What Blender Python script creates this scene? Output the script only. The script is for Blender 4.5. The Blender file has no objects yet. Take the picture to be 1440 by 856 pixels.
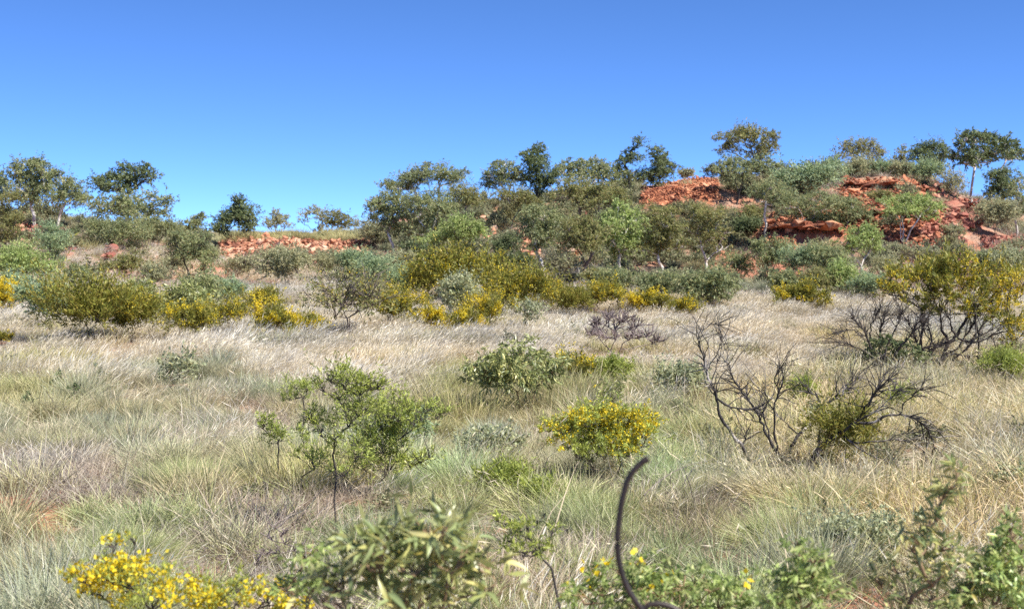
import bpy, math, random
import numpy as np
from mathutils import Vector
R = math.radians
rng = np.random.default_rng(11)
random.seed(5)
scene = bpy.context.scene
COL = scene.collection

# ---------------------------------------------------------------- camera, world, sun, exposure
F = 1978.0                      # focal length in photo pixels (1440 wide)
EYE = 2.8
PITCH = math.atan(48 / F)
cam_d = bpy.data.cameras.new('camera')
cam = bpy.data.objects.new('camera', cam_d); COL.objects.link(cam)
cam.location = (0, 0, EYE)
cam.rotation_euler = (R(90) - PITCH, 0, 0)
cam_d.sensor_width = 36; cam_d.lens = 36 * F / 1440
cam_d.clip_end = 6000; cam_d.clip_start = .05
cam_d.dof.use_dof = True; cam_d.dof.focus_distance = 21; cam_d.dof.aperture_fstop = 3.4
scene.camera = cam
SUN_EL = 50.0
SUN_V = Vector((.80, -.42, 0)).normalized() * math.cos(R(SUN_EL)) + Vector((0, 0, math.sin(R(SUN_EL))))
world = bpy.data.worlds.new('World'); scene.world = world; world.use_nodes = True
wn = world.node_tree; bg = wn.nodes['Background']
sky = wn.nodes.new('ShaderNodeTexSky'); sky.sky_type = 'NISHITA'; sky.sun_disc = False
sky.sun_elevation = R(SUN_EL); sky.sun_rotation = math.atan2(SUN_V.x, SUN_V.y)
sky.altitude = 1000; sky.air_density = .34; sky.dust_density = 0.0; sky.ozone_density = 11
hs = wn.nodes.new('ShaderNodeHueSaturation'); hs.inputs['Saturation'].default_value = 1.03
wn.links.new(sky.outputs[0], hs.inputs['Color']); wn.links.new(hs.outputs[0], bg.inputs[0]); bg.inputs[1].default_value = .128
sl = bpy.data.lights.new('sun', 'SUN'); sl.energy = 4.9; sl.angle = R(.5); sl.color = (1, .955, .88)
so = bpy.data.objects.new('sun', sl); COL.objects.link(so)
so.rotation_euler = SUN_V.to_track_quat('Z', 'Y').to_euler()
scene.view_settings.view_transform = 'Standard'; scene.view_settings.look = 'None'
scene.view_settings.gamma = 1; scene.view_settings.exposure = 1.1
scene.cycles.use_denoising = False
scene.render.engine = 'CYCLES'
scene.cycles.max_bounces = 6; scene.cycles.diffuse_bounces = 3; scene.cycles.glossy_bounces = 2
scene.cycles.transmission_bounces = 4; scene.cycles.transparent_max_bounces = 4

# ---------------------------------------------------------------- pixel <-> world
cp, sp = math.cos(PITCH), math.sin(PITCH)
def ray(px, py):
    x = (np.asarray(px, float) - 720) / F; y = (428 - np.asarray(py, float)) / F
    return np.stack([x, cp + y * sp, -sp + y * cp], -1)
def at(px, py, Y):
    d = ray(px, py); t = Y / d[..., 1]
    return d * np.expand_dims(t, -1) + np.array([0, 0, EYE])
def zrow(row, Y): return at(720., row, Y)[..., 2]
def to_px(X, Y, Z):
    dz = Z - EYE
    fw = Y * cp - dz * sp; up = Y * sp + dz * cp
    return 720 + F * X / fw, 428 - F * up / fw

# ---------------------------------------------------------------- terrain
def vnoise(x, y, seed=0):
    xi = np.floor(x).astype(np.int64); yi = np.floor(y).astype(np.int64)
    fx = x - xi; fy = y - yi; fx = fx * fx * (3 - 2 * fx); fy = fy * fy * (3 - 2 * fy)
    def h(a, b):
        n = (a * 374761393 + b * 668265263 + seed * 974711) & 0xffffffff
        n = ((n ^ (n >> 13)) * 1274126177) & 0xffffffff
        return ((n ^ (n >> 16)) & 0xffff) / 65535.0
    return (h(xi, yi) * (1 - fx) + h(xi + 1, yi) * fx) * (1 - fy) + (h(xi, yi + 1) * (1 - fx) + h(xi + 1, yi + 1) * fx) * fy
YK = [40, 52, 64, 72, 80, 82.5, 90, 93, 102]
PROFILE = {
 0:    [480, 440, 405, 385, 362, 355, 335, 328, 300],
 150:  [481, 443, 410, 388, 365, 358, 338, 330, 318],
 298:  [482, 445, 412, 395, 380, 378, 368, 360, 334],
 318:  [482, 446, 412, 396, 384, 380, 370, 341, 333],
 512:  [484, 448, 412, 396, 384, 380, 370, 341, 331],
 545:  [486, 448, 412, 394, 375, 368, 350, 338, 318],
 640:  [488, 450, 412, 392, 368, 360, 335, 322, 295],
 760:  [491, 450, 413, 388, 360, 350, 320, 308, 280],
 880:  [496, 452, 415, 390, 360, 350, 312, 296, 272],
 905:  [497, 453, 416, 392, 362, 352, 300, 275, 262],
 1012: [500, 455, 420, 396, 365, 355, 300, 262, 252],
 1060: [501, 456, 420, 396, 365, 352, 305, 275, 250],
 1085: [502, 457, 420, 390, 352, 320, 295, 275, 246],
 1160: [506, 460, 421, 388, 350, 310, 285, 265, 241],
 1240: [510, 464, 422, 385, 348, 305, 275, 258, 242],
 1290: [512, 465, 423, 382, 346, 308, 280, 265, 250],
 1380: [516, 468, 425, 380, 345, 325, 305, 295, 284],
 1440: [518, 470, 428, 382, 350, 338, 315, 305, 292]}
UG = np.arange(-1600, 3041, 10.0); YG = np.arange(0, 160.01, .5)
_us = sorted(PROFILE)
_rows = np.array([PROFILE[u] for u in _us], float)
_tab = np.zeros((len(UG), len(YG)))
for i, u in enumerate(UG):
    rr = [np.interp(u, _us, _rows[:, k]) for k in range(len(YK))]
    ys = [0, 25] + YK; zs = [0, 0] + [float(zrow(r, y)) for r, y in zip(rr, YK)]
    zc = zs[-1]
    ys += [112, 135, 160]; zs += [zc + .15, zc - .6, zc - 2.0]
    _tab[i] = np.interp(YG, ys, zs)
k5 = np.array([1, 2, 1]) / 4.
pad = np.pad(_tab, ((0, 0), (1, 1)), 'edge')
_tab = pad[:, :-2] * .25 + pad[:, 1:-1] * .5 + pad[:, 2:] * .25
def H(X, Y):
    X = np.asarray(X, float); Y = np.asarray(Y, float)
    Yc = np.clip(Y, 0, 159.9)
    u = 720 + F * X / np.maximum(Yc, 6.0)
    fu = np.clip((u + 1600) / 10, 0, len(UG) - 1.001); fy = Yc / .5
    iu = fu.astype(int); iy = np.minimum(fy.astype(int), len(YG) - 2); a = fu - iu; b = fy - iy
    z = (_tab[iu, iy] * (1 - a) + _tab[iu + 1, iy] * a) * (1 - b) + (_tab[iu, iy + 1] * (1 - a) + _tab[iu + 1, iy + 1] * a) * b
    z = z + .10 * (vnoise(X / 1.7, Y / 1.7, 1) - .5) + .05 * (vnoise(X / .5, Y / .5, 2) - .5) * (Y < 64)
    z = z + np.where(Y > 66, .34 * (vnoise(X / 2.3, Y / 2.3, 3) - .5) + .22 * (vnoise(X / .8, Y / .8, 4) - .5), 0) * np.clip((Y - 66) / 8, 0, 1)
    far = np.maximum(Y - 160, 0)
    return z - np.minimum(far * .02, 6)
_YS = np.arange(7, 118, .15)
def hit(px, py):
    px = np.atleast_1d(np.asarray(px, float)); py = np.atleast_1d(np.asarray(py, float))
    d = ray(px, py); t = _YS[None, :] / d[:, 1:2]
    X = d[:, 0:1] * t; Z = EYE + d[:, 2:3] * t
    below = Z < H(X, np.broadcast_to(_YS[None, :], X.shape))
    j = np.where(below.any(1), below.argmax(1), -1)
    Y = np.where(j >= 0, _YS[j], np.nan)
    out = np.stack([d[:, 0] / d[:, 1] * Y, Y, H(d[:, 0] / d[:, 1] * np.nan_to_num(Y, nan=100), np.nan_to_num(Y, nan=100))], -1)
    return out

# ---------------------------------------------------------------- materials
def nt(name):
    m = bpy.data.materials.new(name); m.use_nodes = True
    t = m.node_tree; t.nodes.clear()
    return m, t
def N(t, typ, **kw):
    n = t.nodes.new(typ)
    for k, v in kw.items(): setattr(n, k, v)
    return n
def leaf_material(name, trans=.46, rough=.5, spec=.35, instancer=False):
    m, t = nt(name); L = t.links.new
    out = N(t, 'ShaderNodeOutputMaterial'); p = N(t, 'ShaderNodeBsdfPrincipled'); tr = N(t, 'ShaderNodeBsdfTranslucent'); mx = N(t, 'ShaderNodeMixShader')
    at_ = N(t, 'ShaderNodeAttribute', attribute_name='col')
    mul = N(t, 'ShaderNodeMix', data_type='RGBA', blend_type='MULTIPLY'); mul.inputs[0].default_value = 1
    L(at_.outputs['Color'], mul.inputs[6])
    if instancer:
        a2 = N(t, 'ShaderNodeAttribute', attribute_name='tint', attribute_type='INSTANCER'); L(a2.outputs['Color'], mul.inputs[7])
    else:
        tc = N(t, 'ShaderNodeTexCoord'); no = N(t, 'ShaderNodeTexNoise'); no.inputs['Scale'].default_value = 1.6; no.inputs['Detail'].default_value = 3
        L(tc.outputs['Object'], no.inputs['Vector'])
        rp = N(t, 'ShaderNodeValToRGB'); rp.color_ramp.elements[0].position = .3; rp.color_ramp.elements[1].position = .7
        rp.color_ramp.elements[0].color = (.82, .84, .86, 1); rp.color_ramp.elements[1].color = (1.12, 1.08, .95, 1)
        L(no.outputs['Fac'], rp.inputs[0]); L(rp.outputs[0], mul.inputs[7])
    p.inputs['Roughness'].default_value = rough; p.inputs['Specular IOR Level'].default_value = spec
    L(mul.outputs[2], p.inputs['Base Color']); L(mul.outputs[2], tr.inputs['Color'])
    mx.inputs[0].default_value = trans
    L(p.outputs[0], mx.inputs[1]); L(tr.outputs[0], mx.inputs[2]); L(mx.outputs[0], out.inputs[0])
    return m
def bark_material(name, stops, scale=6, rough=.85, stretch=.35):
    m, t = nt(name); L = t.links.new
    out = N(t, 'ShaderNodeOutputMaterial'); p = N(t, 'ShaderNodeBsdfPrincipled')
    tc = N(t, 'ShaderNodeTexCoord'); mp = N(t, 'ShaderNodeMapping'); mp.inputs['Scale'].default_value = (1, 1, stretch)
    no = N(t, 'ShaderNodeTexNoise'); no.inputs['Scale'].default_value = scale; no.inputs['Detail'].default_value = 5
    rp = N(t, 'ShaderNodeValToRGB'); el = rp.color_ramp.elements
    el[0].position, el[0].color = stops[0][0], (*stops[0][1], 1); el[1].position, el[1].color = stops[-1][0], (*stops[-1][1], 1)
    for s in stops[1:-1]:
        e = el.new(s[0]); e.color = (*s[1], 1)
    L(tc.outputs['Object'], mp.inputs[0]); L(mp.outputs[0], no.inputs['Vector']); L(no.outputs['Fac'], rp.inputs[0]); L(rp.outputs[0], p.inputs['Base Color'])
    p.inputs['Roughness'].default_value = rough
    bm = N(t, 'ShaderNodeBump'); bm.inputs['Strength'].default_value = .5; bm.inputs['Distance'].default_value = .02
    L(no.outputs['Fac'], bm.inputs['Height']); L(bm.outputs[0], p.inputs['Normal']); L(p.outputs[0], out.inputs[0])
    return m
M_leaf = leaf_material('leaf'); M_big = leaf_material('broad_leaf', .35, .38, .5); M_flower = leaf_material('petal', .35, .6, .2)
M_needle = leaf_material('needle_leaf', .35, .5, .3)
M_grass = leaf_material('grass_blade', .3, .55, .25, True)
B_white = bark_material('white_bark', [(.3, (.22, .16, .12)), (.42, (.52, .47, .41)), (.6, (.66, .62, .57))], 5)
B_grey = bark_material('grey_bark', [(.3, (.07, .055, .045)), (.7, (.2, .165, .145))], 9)
B_dark = bark_material('dark_bark', [(.3, (.022, .018, .016)), (.7, (.085, .068, .058))], 9)
B_dead = bark_material('charred_wood', [(.42, (.018, .015, .014)), (.56, (.06, .05, .045)), (.66, (.4, .36, .32))], 5, stretch=.2)
B_twig = bark_material('dry_twig', [(.3, (.1, .075, .07)), (.7, (.26, .21, .2))], 12)
B_stem = bark_material('young_stem', [(.3, (.14, .09, .05)), (.7, (.30, .2, .11))], 14)

def rock_material(name, ramp, attr=True):
    m, t = nt(name); L = t.links.new
    out = N(t, 'ShaderNodeOutputMaterial'); p = N(t, 'ShaderNodeBsdfPrincipled'); g = N(t, 'ShaderNodeNewGeometry')
    no = N(t, 'ShaderNodeTexNoise'); no.inputs['Scale'].default_value = 1.1; no.inputs['Detail'].default_value = 8; no.inputs['Roughness'].default_value = .65
    L(g.outputs['Position'], no.inputs['Vector'])
    oi = N(t, 'ShaderNodeObjectInfo'); ad = N(t, 'ShaderNodeMath', operation='MULTIPLY_ADD')
    ad.inputs[1].default_value = .34; L(oi.outputs['Random'], ad.inputs[0]); L(no.outputs['Fac'], ad.inputs[2])
    sb = N(t, 'ShaderNodeMath', operation='SUBTRACT'); L(ad.outputs[0], sb.inputs[0]); sb.inputs[1].default_value = .17
    rp = N(t, 'ShaderNodeValToRGB'); el = rp.color_ramp.elements
    el[0].position, el[0].color = ramp[0][0], (*ramp[0][1], 1); el[1].position, el[1].color = ramp[-1][0], (*ramp[-1][1], 1)
    for s in ramp[1:-1]:
        e = el.new(s[0]); e.color = (*s[1], 1)
    L(sb.outputs[0], rp.inputs[0]); L(rp.outputs[0], p.inputs['Base Color']); p.inputs['Roughness'].default_value = .9
    n2 = N(t, 'ShaderNodeTexNoise'); n2.inputs['Scale'].default_value = 9; n2.inputs['Detail'].default_value = 6; L(g.outputs['Position'], n2.inputs['Vector'])
    bm = N(t, 'ShaderNodeBump'); bm.inputs['Strength'].default_value = .7; bm.inputs['Distance'].default_value = .06
    L(n2.outputs['Fac'], bm.inputs['Height']); L(bm.outputs[0], p.inputs['Normal']); L(p.outputs[0], out.inputs[0])
    return m
M_rock = rock_material('red_rock', [(.28, (.2, .075, .045)), (.42, (.42, .18, .10)), (.55, (.52, .265, .16)), (.72, (.62, .42, .30))])
M_rock3 = rock_material('brick_red_rock', [(.28, (.09, .028, .016)), (.42, (.28, .09, .042)), (.56, (.41, .155, .072)), (.76, (.53, .29, .17))])
M_rock2 = rock_material('deep_red_rock', [(.28, (.10, .036, .028)), (.45, (.27, .09, .06)), (.62, (.38, .15, .095)), (.8, (.46, .25, .17))])

def ground_material():
    m, t = nt('red_soil'); L = t.links.new
    out = N(t, 'ShaderNodeOutputMaterial'); p = N(t, 'ShaderNodeBsdfPrincipled'); g = N(t, 'ShaderNodeNewGeometry')
    n1 = N(t, 'ShaderNodeTexNoise'); n1.inputs['Scale'].default_value = .5; n1.inputs['Detail'].default_value = 8
    n2 = N(t, 'ShaderNodeTexNoise'); n2.inputs['Scale'].default_value = 14; n2.inputs['Detail'].default_value = 8; n2.inputs['Roughness'].default_value = .7
    n3 = N(t, 'ShaderNodeTexNoise'); n3.inputs['Scale'].default_value = 1.3; n3.inputs['Detail'].default_value = 6
    for n in (n1, n2, n3): L(g.outputs['Position'], n.inputs['Vector'])
    r1 = N(t, 'ShaderNodeValToRGB'); e = r1.color_ramp.elements
    e[0].position, e[0].color = .3, (.26, .09, .045, 1); e[1].position, e[1].color = .7, (.44, .2, .12, 1)
    L(n2.outputs['Fac'], r1.inputs[0])
    r2 = N(t, 'ShaderNodeValToRGB'); e = r2.color_ramp.elements            # dry litter over the soil
    e[0].position, e[0].color = .35, (.16, .12, .085, 1); e[1].position, e[1].color = .65, (.34, .28, .21, 1)
    L(n2.outputs['Fac'], r2.inputs[0])
    r3 = N(t, 'ShaderNodeValToRGB'); e = r3.color_ramp.elements
    e[0].position, e[0].color = .44, (0, 0, 0, 1); e[1].position, e[1].color = .56, (1, 1, 1, 1)
    L(n3.outputs['Fac'], r3.inputs[0])
    at_ = N(t, 'ShaderNodeAttribute', attribute_name='litter')
    mu = N(t, 'ShaderNodeMath', operation='MULTIPLY_ADD'); L(r3.outputs[0], mu.inputs[0]); L(at_.outputs['Fac'], mu.inputs[1]); 
    h = N(t, 'ShaderNodeMath', operation='MULTIPLY'); L(at_.outputs['Fac'], h.inputs[0]); h.inputs[1].default_value = .35; L(h.outputs[0], mu.inputs[2]); mu.use_clamp = True
    mx = N(t, 'ShaderNodeMix', data_type='RGBA'); L(mu.outputs[0], mx.inputs[0]); L(r1.outputs[0], mx.inputs[6]); L(r2.outputs[0], mx.inputs[7])
    L(mx.outputs[2], p.inputs['Base Color']); p.inputs['Roughness'].default_value = .95
    bm = N(t, 'ShaderNodeBump'); bm.inputs['Strength'].default_value = .8; bm.inputs['Distance'].default_value = .04
    L(n2.outputs['Fac'], bm.inputs['Height']); L(bm.outputs[0], p.inputs['Normal']); L(p.outputs[0], out.inputs[0])
    return m
M_ground = ground_material()

# ---------------------------------------------------------------- mesh helpers
def make_mesh(name, V, quads=None, tris=None, col=None, mat=None, smooth=False):
    me = bpy.data.meshes.new(name)
    nq = 0 if quads is None else len(quads); n3 = 0 if tris is None else len(tris)
    me.vertices.add(len(V)); me.vertices.foreach_set('co', np.ascontiguousarray(V, np.float32).ravel())
    loops = np.concatenate([np.asarray(a, np.int32).ravel() for a in (quads, tris) if a is not None and len(a)])
    me.loops.add(len(loops)); me.loops.foreach_set('vertex_index', loops)
    me.polygons.add(nq + n3)
    starts = np.concatenate([np.arange(nq) * 4, nq * 4 + np.arange(n3) * 3]).astype(np.int32)
    me.polygons.foreach_set('loop_start', starts)
    me.update(calc_edges=True)
    if smooth: me.polygons.foreach_set('use_smooth', np.ones(nq + n3, bool))
    if col is not None:
        c = np.ones((len(V), 4), np.float32); c[:, :3] = col
        a = me.attributes.new('col', 'FLOAT_COLOR', 'POINT'); a.data.foreach_set('color', c.ravel())
    if mat: me.materials.append(mat)
    me.validate()
    return me
def link(name, me, parent=None, loc=None):
    o = bpy.data.objects.new(name, me); COL.objects.link(o)
    if loc is not None: o.location = loc
    if parent is not None: o.parent = parent
    return o
def thing(name, label, cat, loc, group=None):
    o = bpy.data.objects.new(name, None); COL.objects.link(o); o.location = loc
    o['label'] = label; o['category'] = cat
    if group: o['group'] = group
    return o
class Wood:
    """collects tapering tubes into one mesh"""
    def __init__(s): s.V = []; s.Q = []; s.n = 0
    def tube(s, P, r, k=5):
        P = np.asarray(P, float); r = np.asarray(r, float); n = len(P)
        T = np.gradient(P, axis=0); T /= np.linalg.norm(T, axis=1)[:, None] + 1e-9
        ref = np.array([.3, 1, .1]) if abs(T[0][2]) > .7 else np.array([0, 0, 1.])
        A = np.cross(T, ref); A /= np.linalg.norm(A, axis=1)[:, None] + 1e-9; B = np.cross(T, A)
        th = np.arange(k) * 2 * math.pi / k
        ring = A[:, None, :] * np.cos(th)[None, :, None] + B[:, None, :] * np.sin(th)[None, :, None]
        V = P[:, None, :] + ring * r[:, None, None]
        i = np.arange(n - 1)[:, None] * k; j = np.arange(k)[None, :]; jn = (j + 1) % k
        Q = np.stack([i + j, i + jn, i + k + jn, i + k + j], -1).reshape(-1, 4) + s.n
        s.V.append(V.reshape(-1, 3)); s.Q.append(Q); s.n += n * k
    def mesh(s, name, mat): return make_mesh(name, np.concatenate(s.V), np.concatenate(s.Q), None, None, mat, True)

def unit(v): return v / (np.linalg.norm(v, axis=-1, keepdims=True) + 1e-9)
def leaf_quads(C, D, length, width, rs, fold=False):
    """C base points, D unit directions -> rhombic leaves"""
    n = len(C); S = unit(np.cross(D, unit(rs.normal(size=(n, 3)))))
    L = (length * rs.uniform(.65, 1.25, n))[:, None]; W = (width * rs.uniform(.7, 1.2, n))[:, None]
    mid = C + D * L * .45
    V = np.stack([C, mid + S * W * .5, C + D * L, mid - S * W * .5], 1)
    if fold: V[:, 2, 2] -= (L[:, 0] * .18)
    return V.reshape(-1, 3), np.arange(n * 4).reshape(n, 4)

# leaf styles: colours (linear) as a list to choose from, size, how leaves hang
STY = {
 'gum':    dict(c=[(.135, .165, .095), (.175, .2, .115), (.1, .13, .08), (.2, .2, .12)], l=.13, w=.042, hang=.7, L=1.5, bark=B_white, m=M_leaf),
 'olive':  dict(c=[(.13, .145, .065), (.165, .175, .08), (.105, .12, .055), (.19, .165, .09)], l=.12, w=.04, hang=.4, L=1.4, bark=B_grey, m=M_leaf),
 'dark':   dict(c=[(.075, .1, .055), (.1, .13, .07), (.06, .085, .05), (.14, .165, .095)], l=.12, w=.045, hang=.5, L=1.9, bark=B_dark, m=M_leaf),
 'fresh':  dict(c=[(.17, .225, .09), (.2, .26, .11), (.13, .18, .07), (.24, .27, .14)], l=.14, w=.045, hang=.75, L=1.6, bark=B_white, m=M_leaf),
 'grey':   dict(c=[(.19, .2, .145), (.23, .24, .175), (.15, .17, .115), (.25, .24, .17)], l=.10, w=.035, hang=.2, L=1.3, bark=B_grey, m=M_leaf),
 'silver': dict(c=[(.22, .25, .185), (.28, .3, .235), (.17, .2, .14), (.25, .25, .165)], l=.085, w=.06, hang=.1, L=1.3, bark=B_grey, m=M_leaf),
 'blue':   dict(c=[(.15, .21, .15), (.19, .25, .18), (.12, .17, .115), (.22, .26, .16)], l=.10, w=.04, hang=.3, L=1.5, bark=B_grey, m=M_leaf),
 'cassia': dict(c=[(.115, .125, .025), (.15, .15, .035), (.09, .1, .025), (.18, .155, .045)], l=.09, w=.02, hang=-.3, L=1.2, bark=B_dark, m=M_needle),
 'lime':   dict(c=[(.2, .24, .06), (.16, .2, .055), (.24, .27, .08), (.13, .16, .05)], l=.075, w=.017, hang=-.15, L=1.1, bark=B_dark, m=M_needle),
 'lance':  dict(c=[(.13, .155, .065), (.17, .19, .085), (.1, .125, .055), (.23, .24, .12)], l=.2, w=.045, hang=.8, L=1.3, bark=B_grey, m=M_big),
}
YEL = [(.74, .55, .02), (.84, .66, .04), (.62, .47, .02), (.8, .68, .1)]

def skeleton(P0, B, rb, rs, sub, lean=None, trunkfrac=.45, base_spread=0):
    """grow limbs from the base to every blob; returns (nodes, parent, tips per blob)"""
    P = [P0.copy()]; par = [-1]; gl = [0.]
    def grow(i0, target, nseg, sag, up):
        a = P[i0]; d = target - a; L = np.linalg.norm(d) + 1e-6
        c = a + d * .45 + np.array([0, 0, up * L]) + rs.normal(size=3) * L * sag
        last = i0
        for k in range(1, nseg + 1):
            t = k / nseg
            p = (1 - t) ** 2 * a + 2 * t * (1 - t) * c + t * t * target + rs.normal(size=3) * L * .025 * (k < nseg)
            P.append(p); par.append(last); gl.append(gl[last] + L / nseg); last = len(P) - 1
        return last
    cen = B.mean(0); low = B[:, 2].min()
    stems = []
    if base_spread:
        nst = base_spread
        for k in range(nst):
            tgt = P0 + np.array([rs.normal() * .28 * abs(B[:, 0] - cen[0]).max(), rs.normal() * .2 * abs(B[:, 0] - cen[0]).max(), (low - P0[2]) * rs.uniform(.3, .8) + .12 * (cen[2] - P0[2])])
            stems.append(grow(0, tgt, 3, .08, 0))
    else:
        hgt = max((low - P0[2]) * trunkfrac, .12 * (cen[2] - P0[2]))
        tgt = P0 + np.array([(cen[0] - P0[0]) * .2, 0, hgt]) + rs.normal(size=3) * hgt * .08
        grow(0, tgt, 4, .05, 0)
    order = np.argsort(np.linalg.norm(B - P[-1], axis=1))
    tips = [None] * len(B)
    for bi in order:
        b = B[bi]; A = np.array(P[1:])
        d = np.linalg.norm(A - b, axis=1) + np.maximum(A[:, 2] - b[2] + .1 * rb[bi], 0) * 2.2 + np.maximum(.35 * rb[bi] - np.linalg.norm(A - b, axis=1), 0)
        g = np.array(gl[1:]); tot = g + d; d = d + .38 * np.maximum(tot - np.linalg.norm(b - P0), 0) * 1.6
        j = int(d.argmin()) + 1
        end = grow(j, b - np.array([0, 0, .25 * rb[bi]]), 4, .09, .10)
        subs = []
        for q in range(sub):
            v = rs.normal(size=3); v /= np.linalg.norm(v); v[2] = abs(v[2]) * .9 - .25
            tp = b + v * rb[bi] * rs.uniform(.2, .9) * np.array([1.05, 1.05, .9])
            st = end if rs.random() < .6 else par[end]
            e2 = grow(st, tp, 2, .12, .06); subs.append(e2)
        tips[bi] = subs
    return P, par, tips

def wood_from(P, par, leafr, rmax, wood, k=5, expo=.5):
    n = len(P); load = np.zeros(n); kids = [[] for _ in range(n)]
    for i in range(1, n): kids[par[i]].append(i)
    for i in range(n - 1, -1, -1):
        if not kids[i]: load[i] = 1
        if par[i] >= 0: load[par[i]] += load[i]
    rad = np.maximum(leafr, rmax * (load / load[0]) ** expo)
    P = np.asarray(P)
    # chains
    started = [(c, 0) for c in kids[0]]
    while started:
        c, p = started.pop()
        ch = [p, c]
        while kids[ch[-1]]:
            ks = sorted(kids[ch[-1]], key=lambda q: -load[q])
            for o in ks[1:]: started.append((o, ch[-1]))
            ch.append(ks[0])
        r = rad[ch].copy(); r[0] = min(rad[ch[0]], rad[ch[1]] * 1.15)
        if p == 0: r[0] *= 1.25
        r[-1] *= .5
        wood.tube(P[ch], r, k)

CLEAR = []
def parse(s): return np.array([[float(q) for q in a.split(',')] for a in s.split()])

def plant(name, label, cat, style, base, blobs, Y=None, bark=None, flowers=0, flower_zone='top', dens=1.0, thick=1.0, stems=0,
          seed=0, sub=6, wood_name='trunk', leaf_name='crown', leafscale=1.0, bare=False, depth=.8, group=None, twigs=0, maxleaf=10000, trunkfrac=.5, base_y_free=False, flsize=1.0, leafparts=0, leafr=1.0, fill=1.5, bl=1.0, hang=None):
    rs = np.random.default_rng(seed * 7919 + len(blobs) if not isinstance(blobs, str) else seed * 7919 + len(label) * 31 + int(base[0]))
    st = STY[style] if hang is None else dict(STY[style], hang=hang)
    if isinstance(blobs, str): blobs = parse(blobs)
    if Y is None:
        h = hit(base[0], base[1])[0]
        if np.isnan(h[1]): h = None
    else: h = None
    if h is None:
        Yv = Y or 103.0; X = (base[0] - 720) / F * Yv; h = np.array([X, Yv, float(H(X, Yv))])
    Yv = h[1]; s = Yv / F
    if fill and len(blobs) > 3:                     # boughs between neighbouring leaf masses
        ex = []
        for i in range(len(blobs)):
            for j in range(i):
                dd = np.hypot(*(blobs[i, :2] - blobs[j, :2])); sr = blobs[i, 2] + blobs[j, 2]
                if .75 * sr < dd < fill * sr: ex.append([*(blobs[i, :2] * .5 + blobs[j, :2] * .5 + rs.normal(size=2) * sr * .1), sr * .5 * .8])
        if ex:
            ex = np.array(ex); rs.shuffle(ex); kept = []
            for e in ex:
                if all(np.hypot(e[0] - k[0], e[1] - k[1]) > (e[2] + k[2]) * .55 for k in kept): kept.append(e)
            blobs = np.concatenate([blobs, np.array(kept)])
    B = at(blobs[:, 0], blobs[:, 1], Yv); rb = blobs[:, 2] * s * 1.28 * bl * rs.uniform(.72, 1.2, len(blobs))
    CLEAR.append((h[0], h[1], (blobs[:, 0].max() - blobs[:, 0].min() + 12) * .5 * s, (428 * 0 + (base[1] - blobs[:, 1].max())) * s))
    half = (B[:, 0].max() - B[:, 0].min()) * .5
    off = rs.uniform(-1, 1, len(B)) * half * depth * .75
    B = B + unit(B - np.array([0, 0, EYE])) * off[:, None]      # some way nearer or farther along the sight line
    P0 = h.copy(); P0[2] -= .04
    root = thing(name, label, cat, tuple(P0), group)
    P0l = np.zeros(3); Bl = B - P0
    P, par, tips = skeleton(P0l, Bl, rb, rs, sub, trunkfrac=trunkfrac, base_spread=stems)
    hgt = Bl[:, 2].max()
    px = Yv / 1406.0
    if twigs:
        for subs in list(tips):
            for e in subs:
                for q in range(twigs):
                    a = P[e] if rs.random() < .6 else P[par[e]]
                    i0 = e if a is P[e] else par[e]
                    d0 = unit(P[e] - P[par[par[e]]]) if par[par[e]] >= 0 else np.array([0, 0, 1.])
                    L = rb.mean() * rs.uniform(.4, 1.0)
                    d = unit(d0 + rs.normal(size=3) * .55 + np.array([0, 0, .2]))
                    p1 = a + d * L * .5; d = unit(d + rs.normal(size=3) * .3)
                    P.append(p1); par.append(i0); P.append(p1 + d * L * .5); par.append(len(P) - 2)
    w = Wood()
    leafrad = max(.0035, .22 * px) * leafr
    wood_from(P, par, leafrad, thick * .019 * max(hgt, .6) ** .9, w, 5 if Yv > 50 else 6, .5)
    link(wood_name, w.mesh(wood_name, bark or st['bark']), root)
    if bare: return root
    # leaves
    l = max(st['l'] * leafscale, 1.9 * px); wd = max(st['w'] * leafscale, .72 * px)
    area = (math.pi * rb ** 2).sum(); n = int(st['L'] * 1.55 * dens * area / (l * wd * .5))
    if n > maxleaf:
        f = math.sqrt(n / maxleaf); l *= f; wd *= f; n = maxleaf
    sizes = rb ** 2; CC = []; DD = []; KK = []
    for bi, subs in enumerate(tips):
        m = int(n * sizes[bi] / sizes.sum() / len(subs)) + 1
        for e in subs:
            mm = int(m * rs.uniform(.4, 1.6)) + 1
            per = min(14, max(4, mm // 2)); K_ = max(1, mm // per)
            # leafy shoots that leave the limb's end outward, then rise or hang
            c = P[e] + rs.normal(size=(K_, 3)) * rb[bi] * np.array([.22, .22, .17])
            d = unit(unit(c - (Bl[bi] - np.array([0, 0, rb[bi] * .6]))) * .8 + rs.normal(size=(K_, 3)) * .6 + np.array([0, 0, -.3 * st['hang'] + .15]))
            ln = rb[bi] * np.where(rs.random(K_) < .15, rs.uniform(.9, 1.5, K_), rs.uniform(.3, .85, K_))
            t = rs.uniform(.05, 1, (K_, per)) ** .8
            pts = c[:, None] + d[:, None] * (ln[:, None] * t)[..., None] + np.array([0, 0, -st['hang'] * .5]) * (ln[:, None] * t * t)[..., None]
            pts = (pts + rs.normal(size=pts.shape) * rb[bi] * .045).reshape(-1, 3)
            dl = np.repeat(d, per, 0)
            dv = unit(dl * .75 + rs.normal(size=pts.shape) * .6 + np.array([0, 0, -st['hang'] * 1.0]))
            CC.append(pts); DD.append(dv); KK.append(np.repeat(rs.uniform(.8, 1.2, K_), per))
    C = np.concatenate(CC); D = np.concatenate(DD); K = np.concatenate(KK)
    ok = C[:, 2] > .01; C, D, K = C[ok], D[ok], K[ok]
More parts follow.
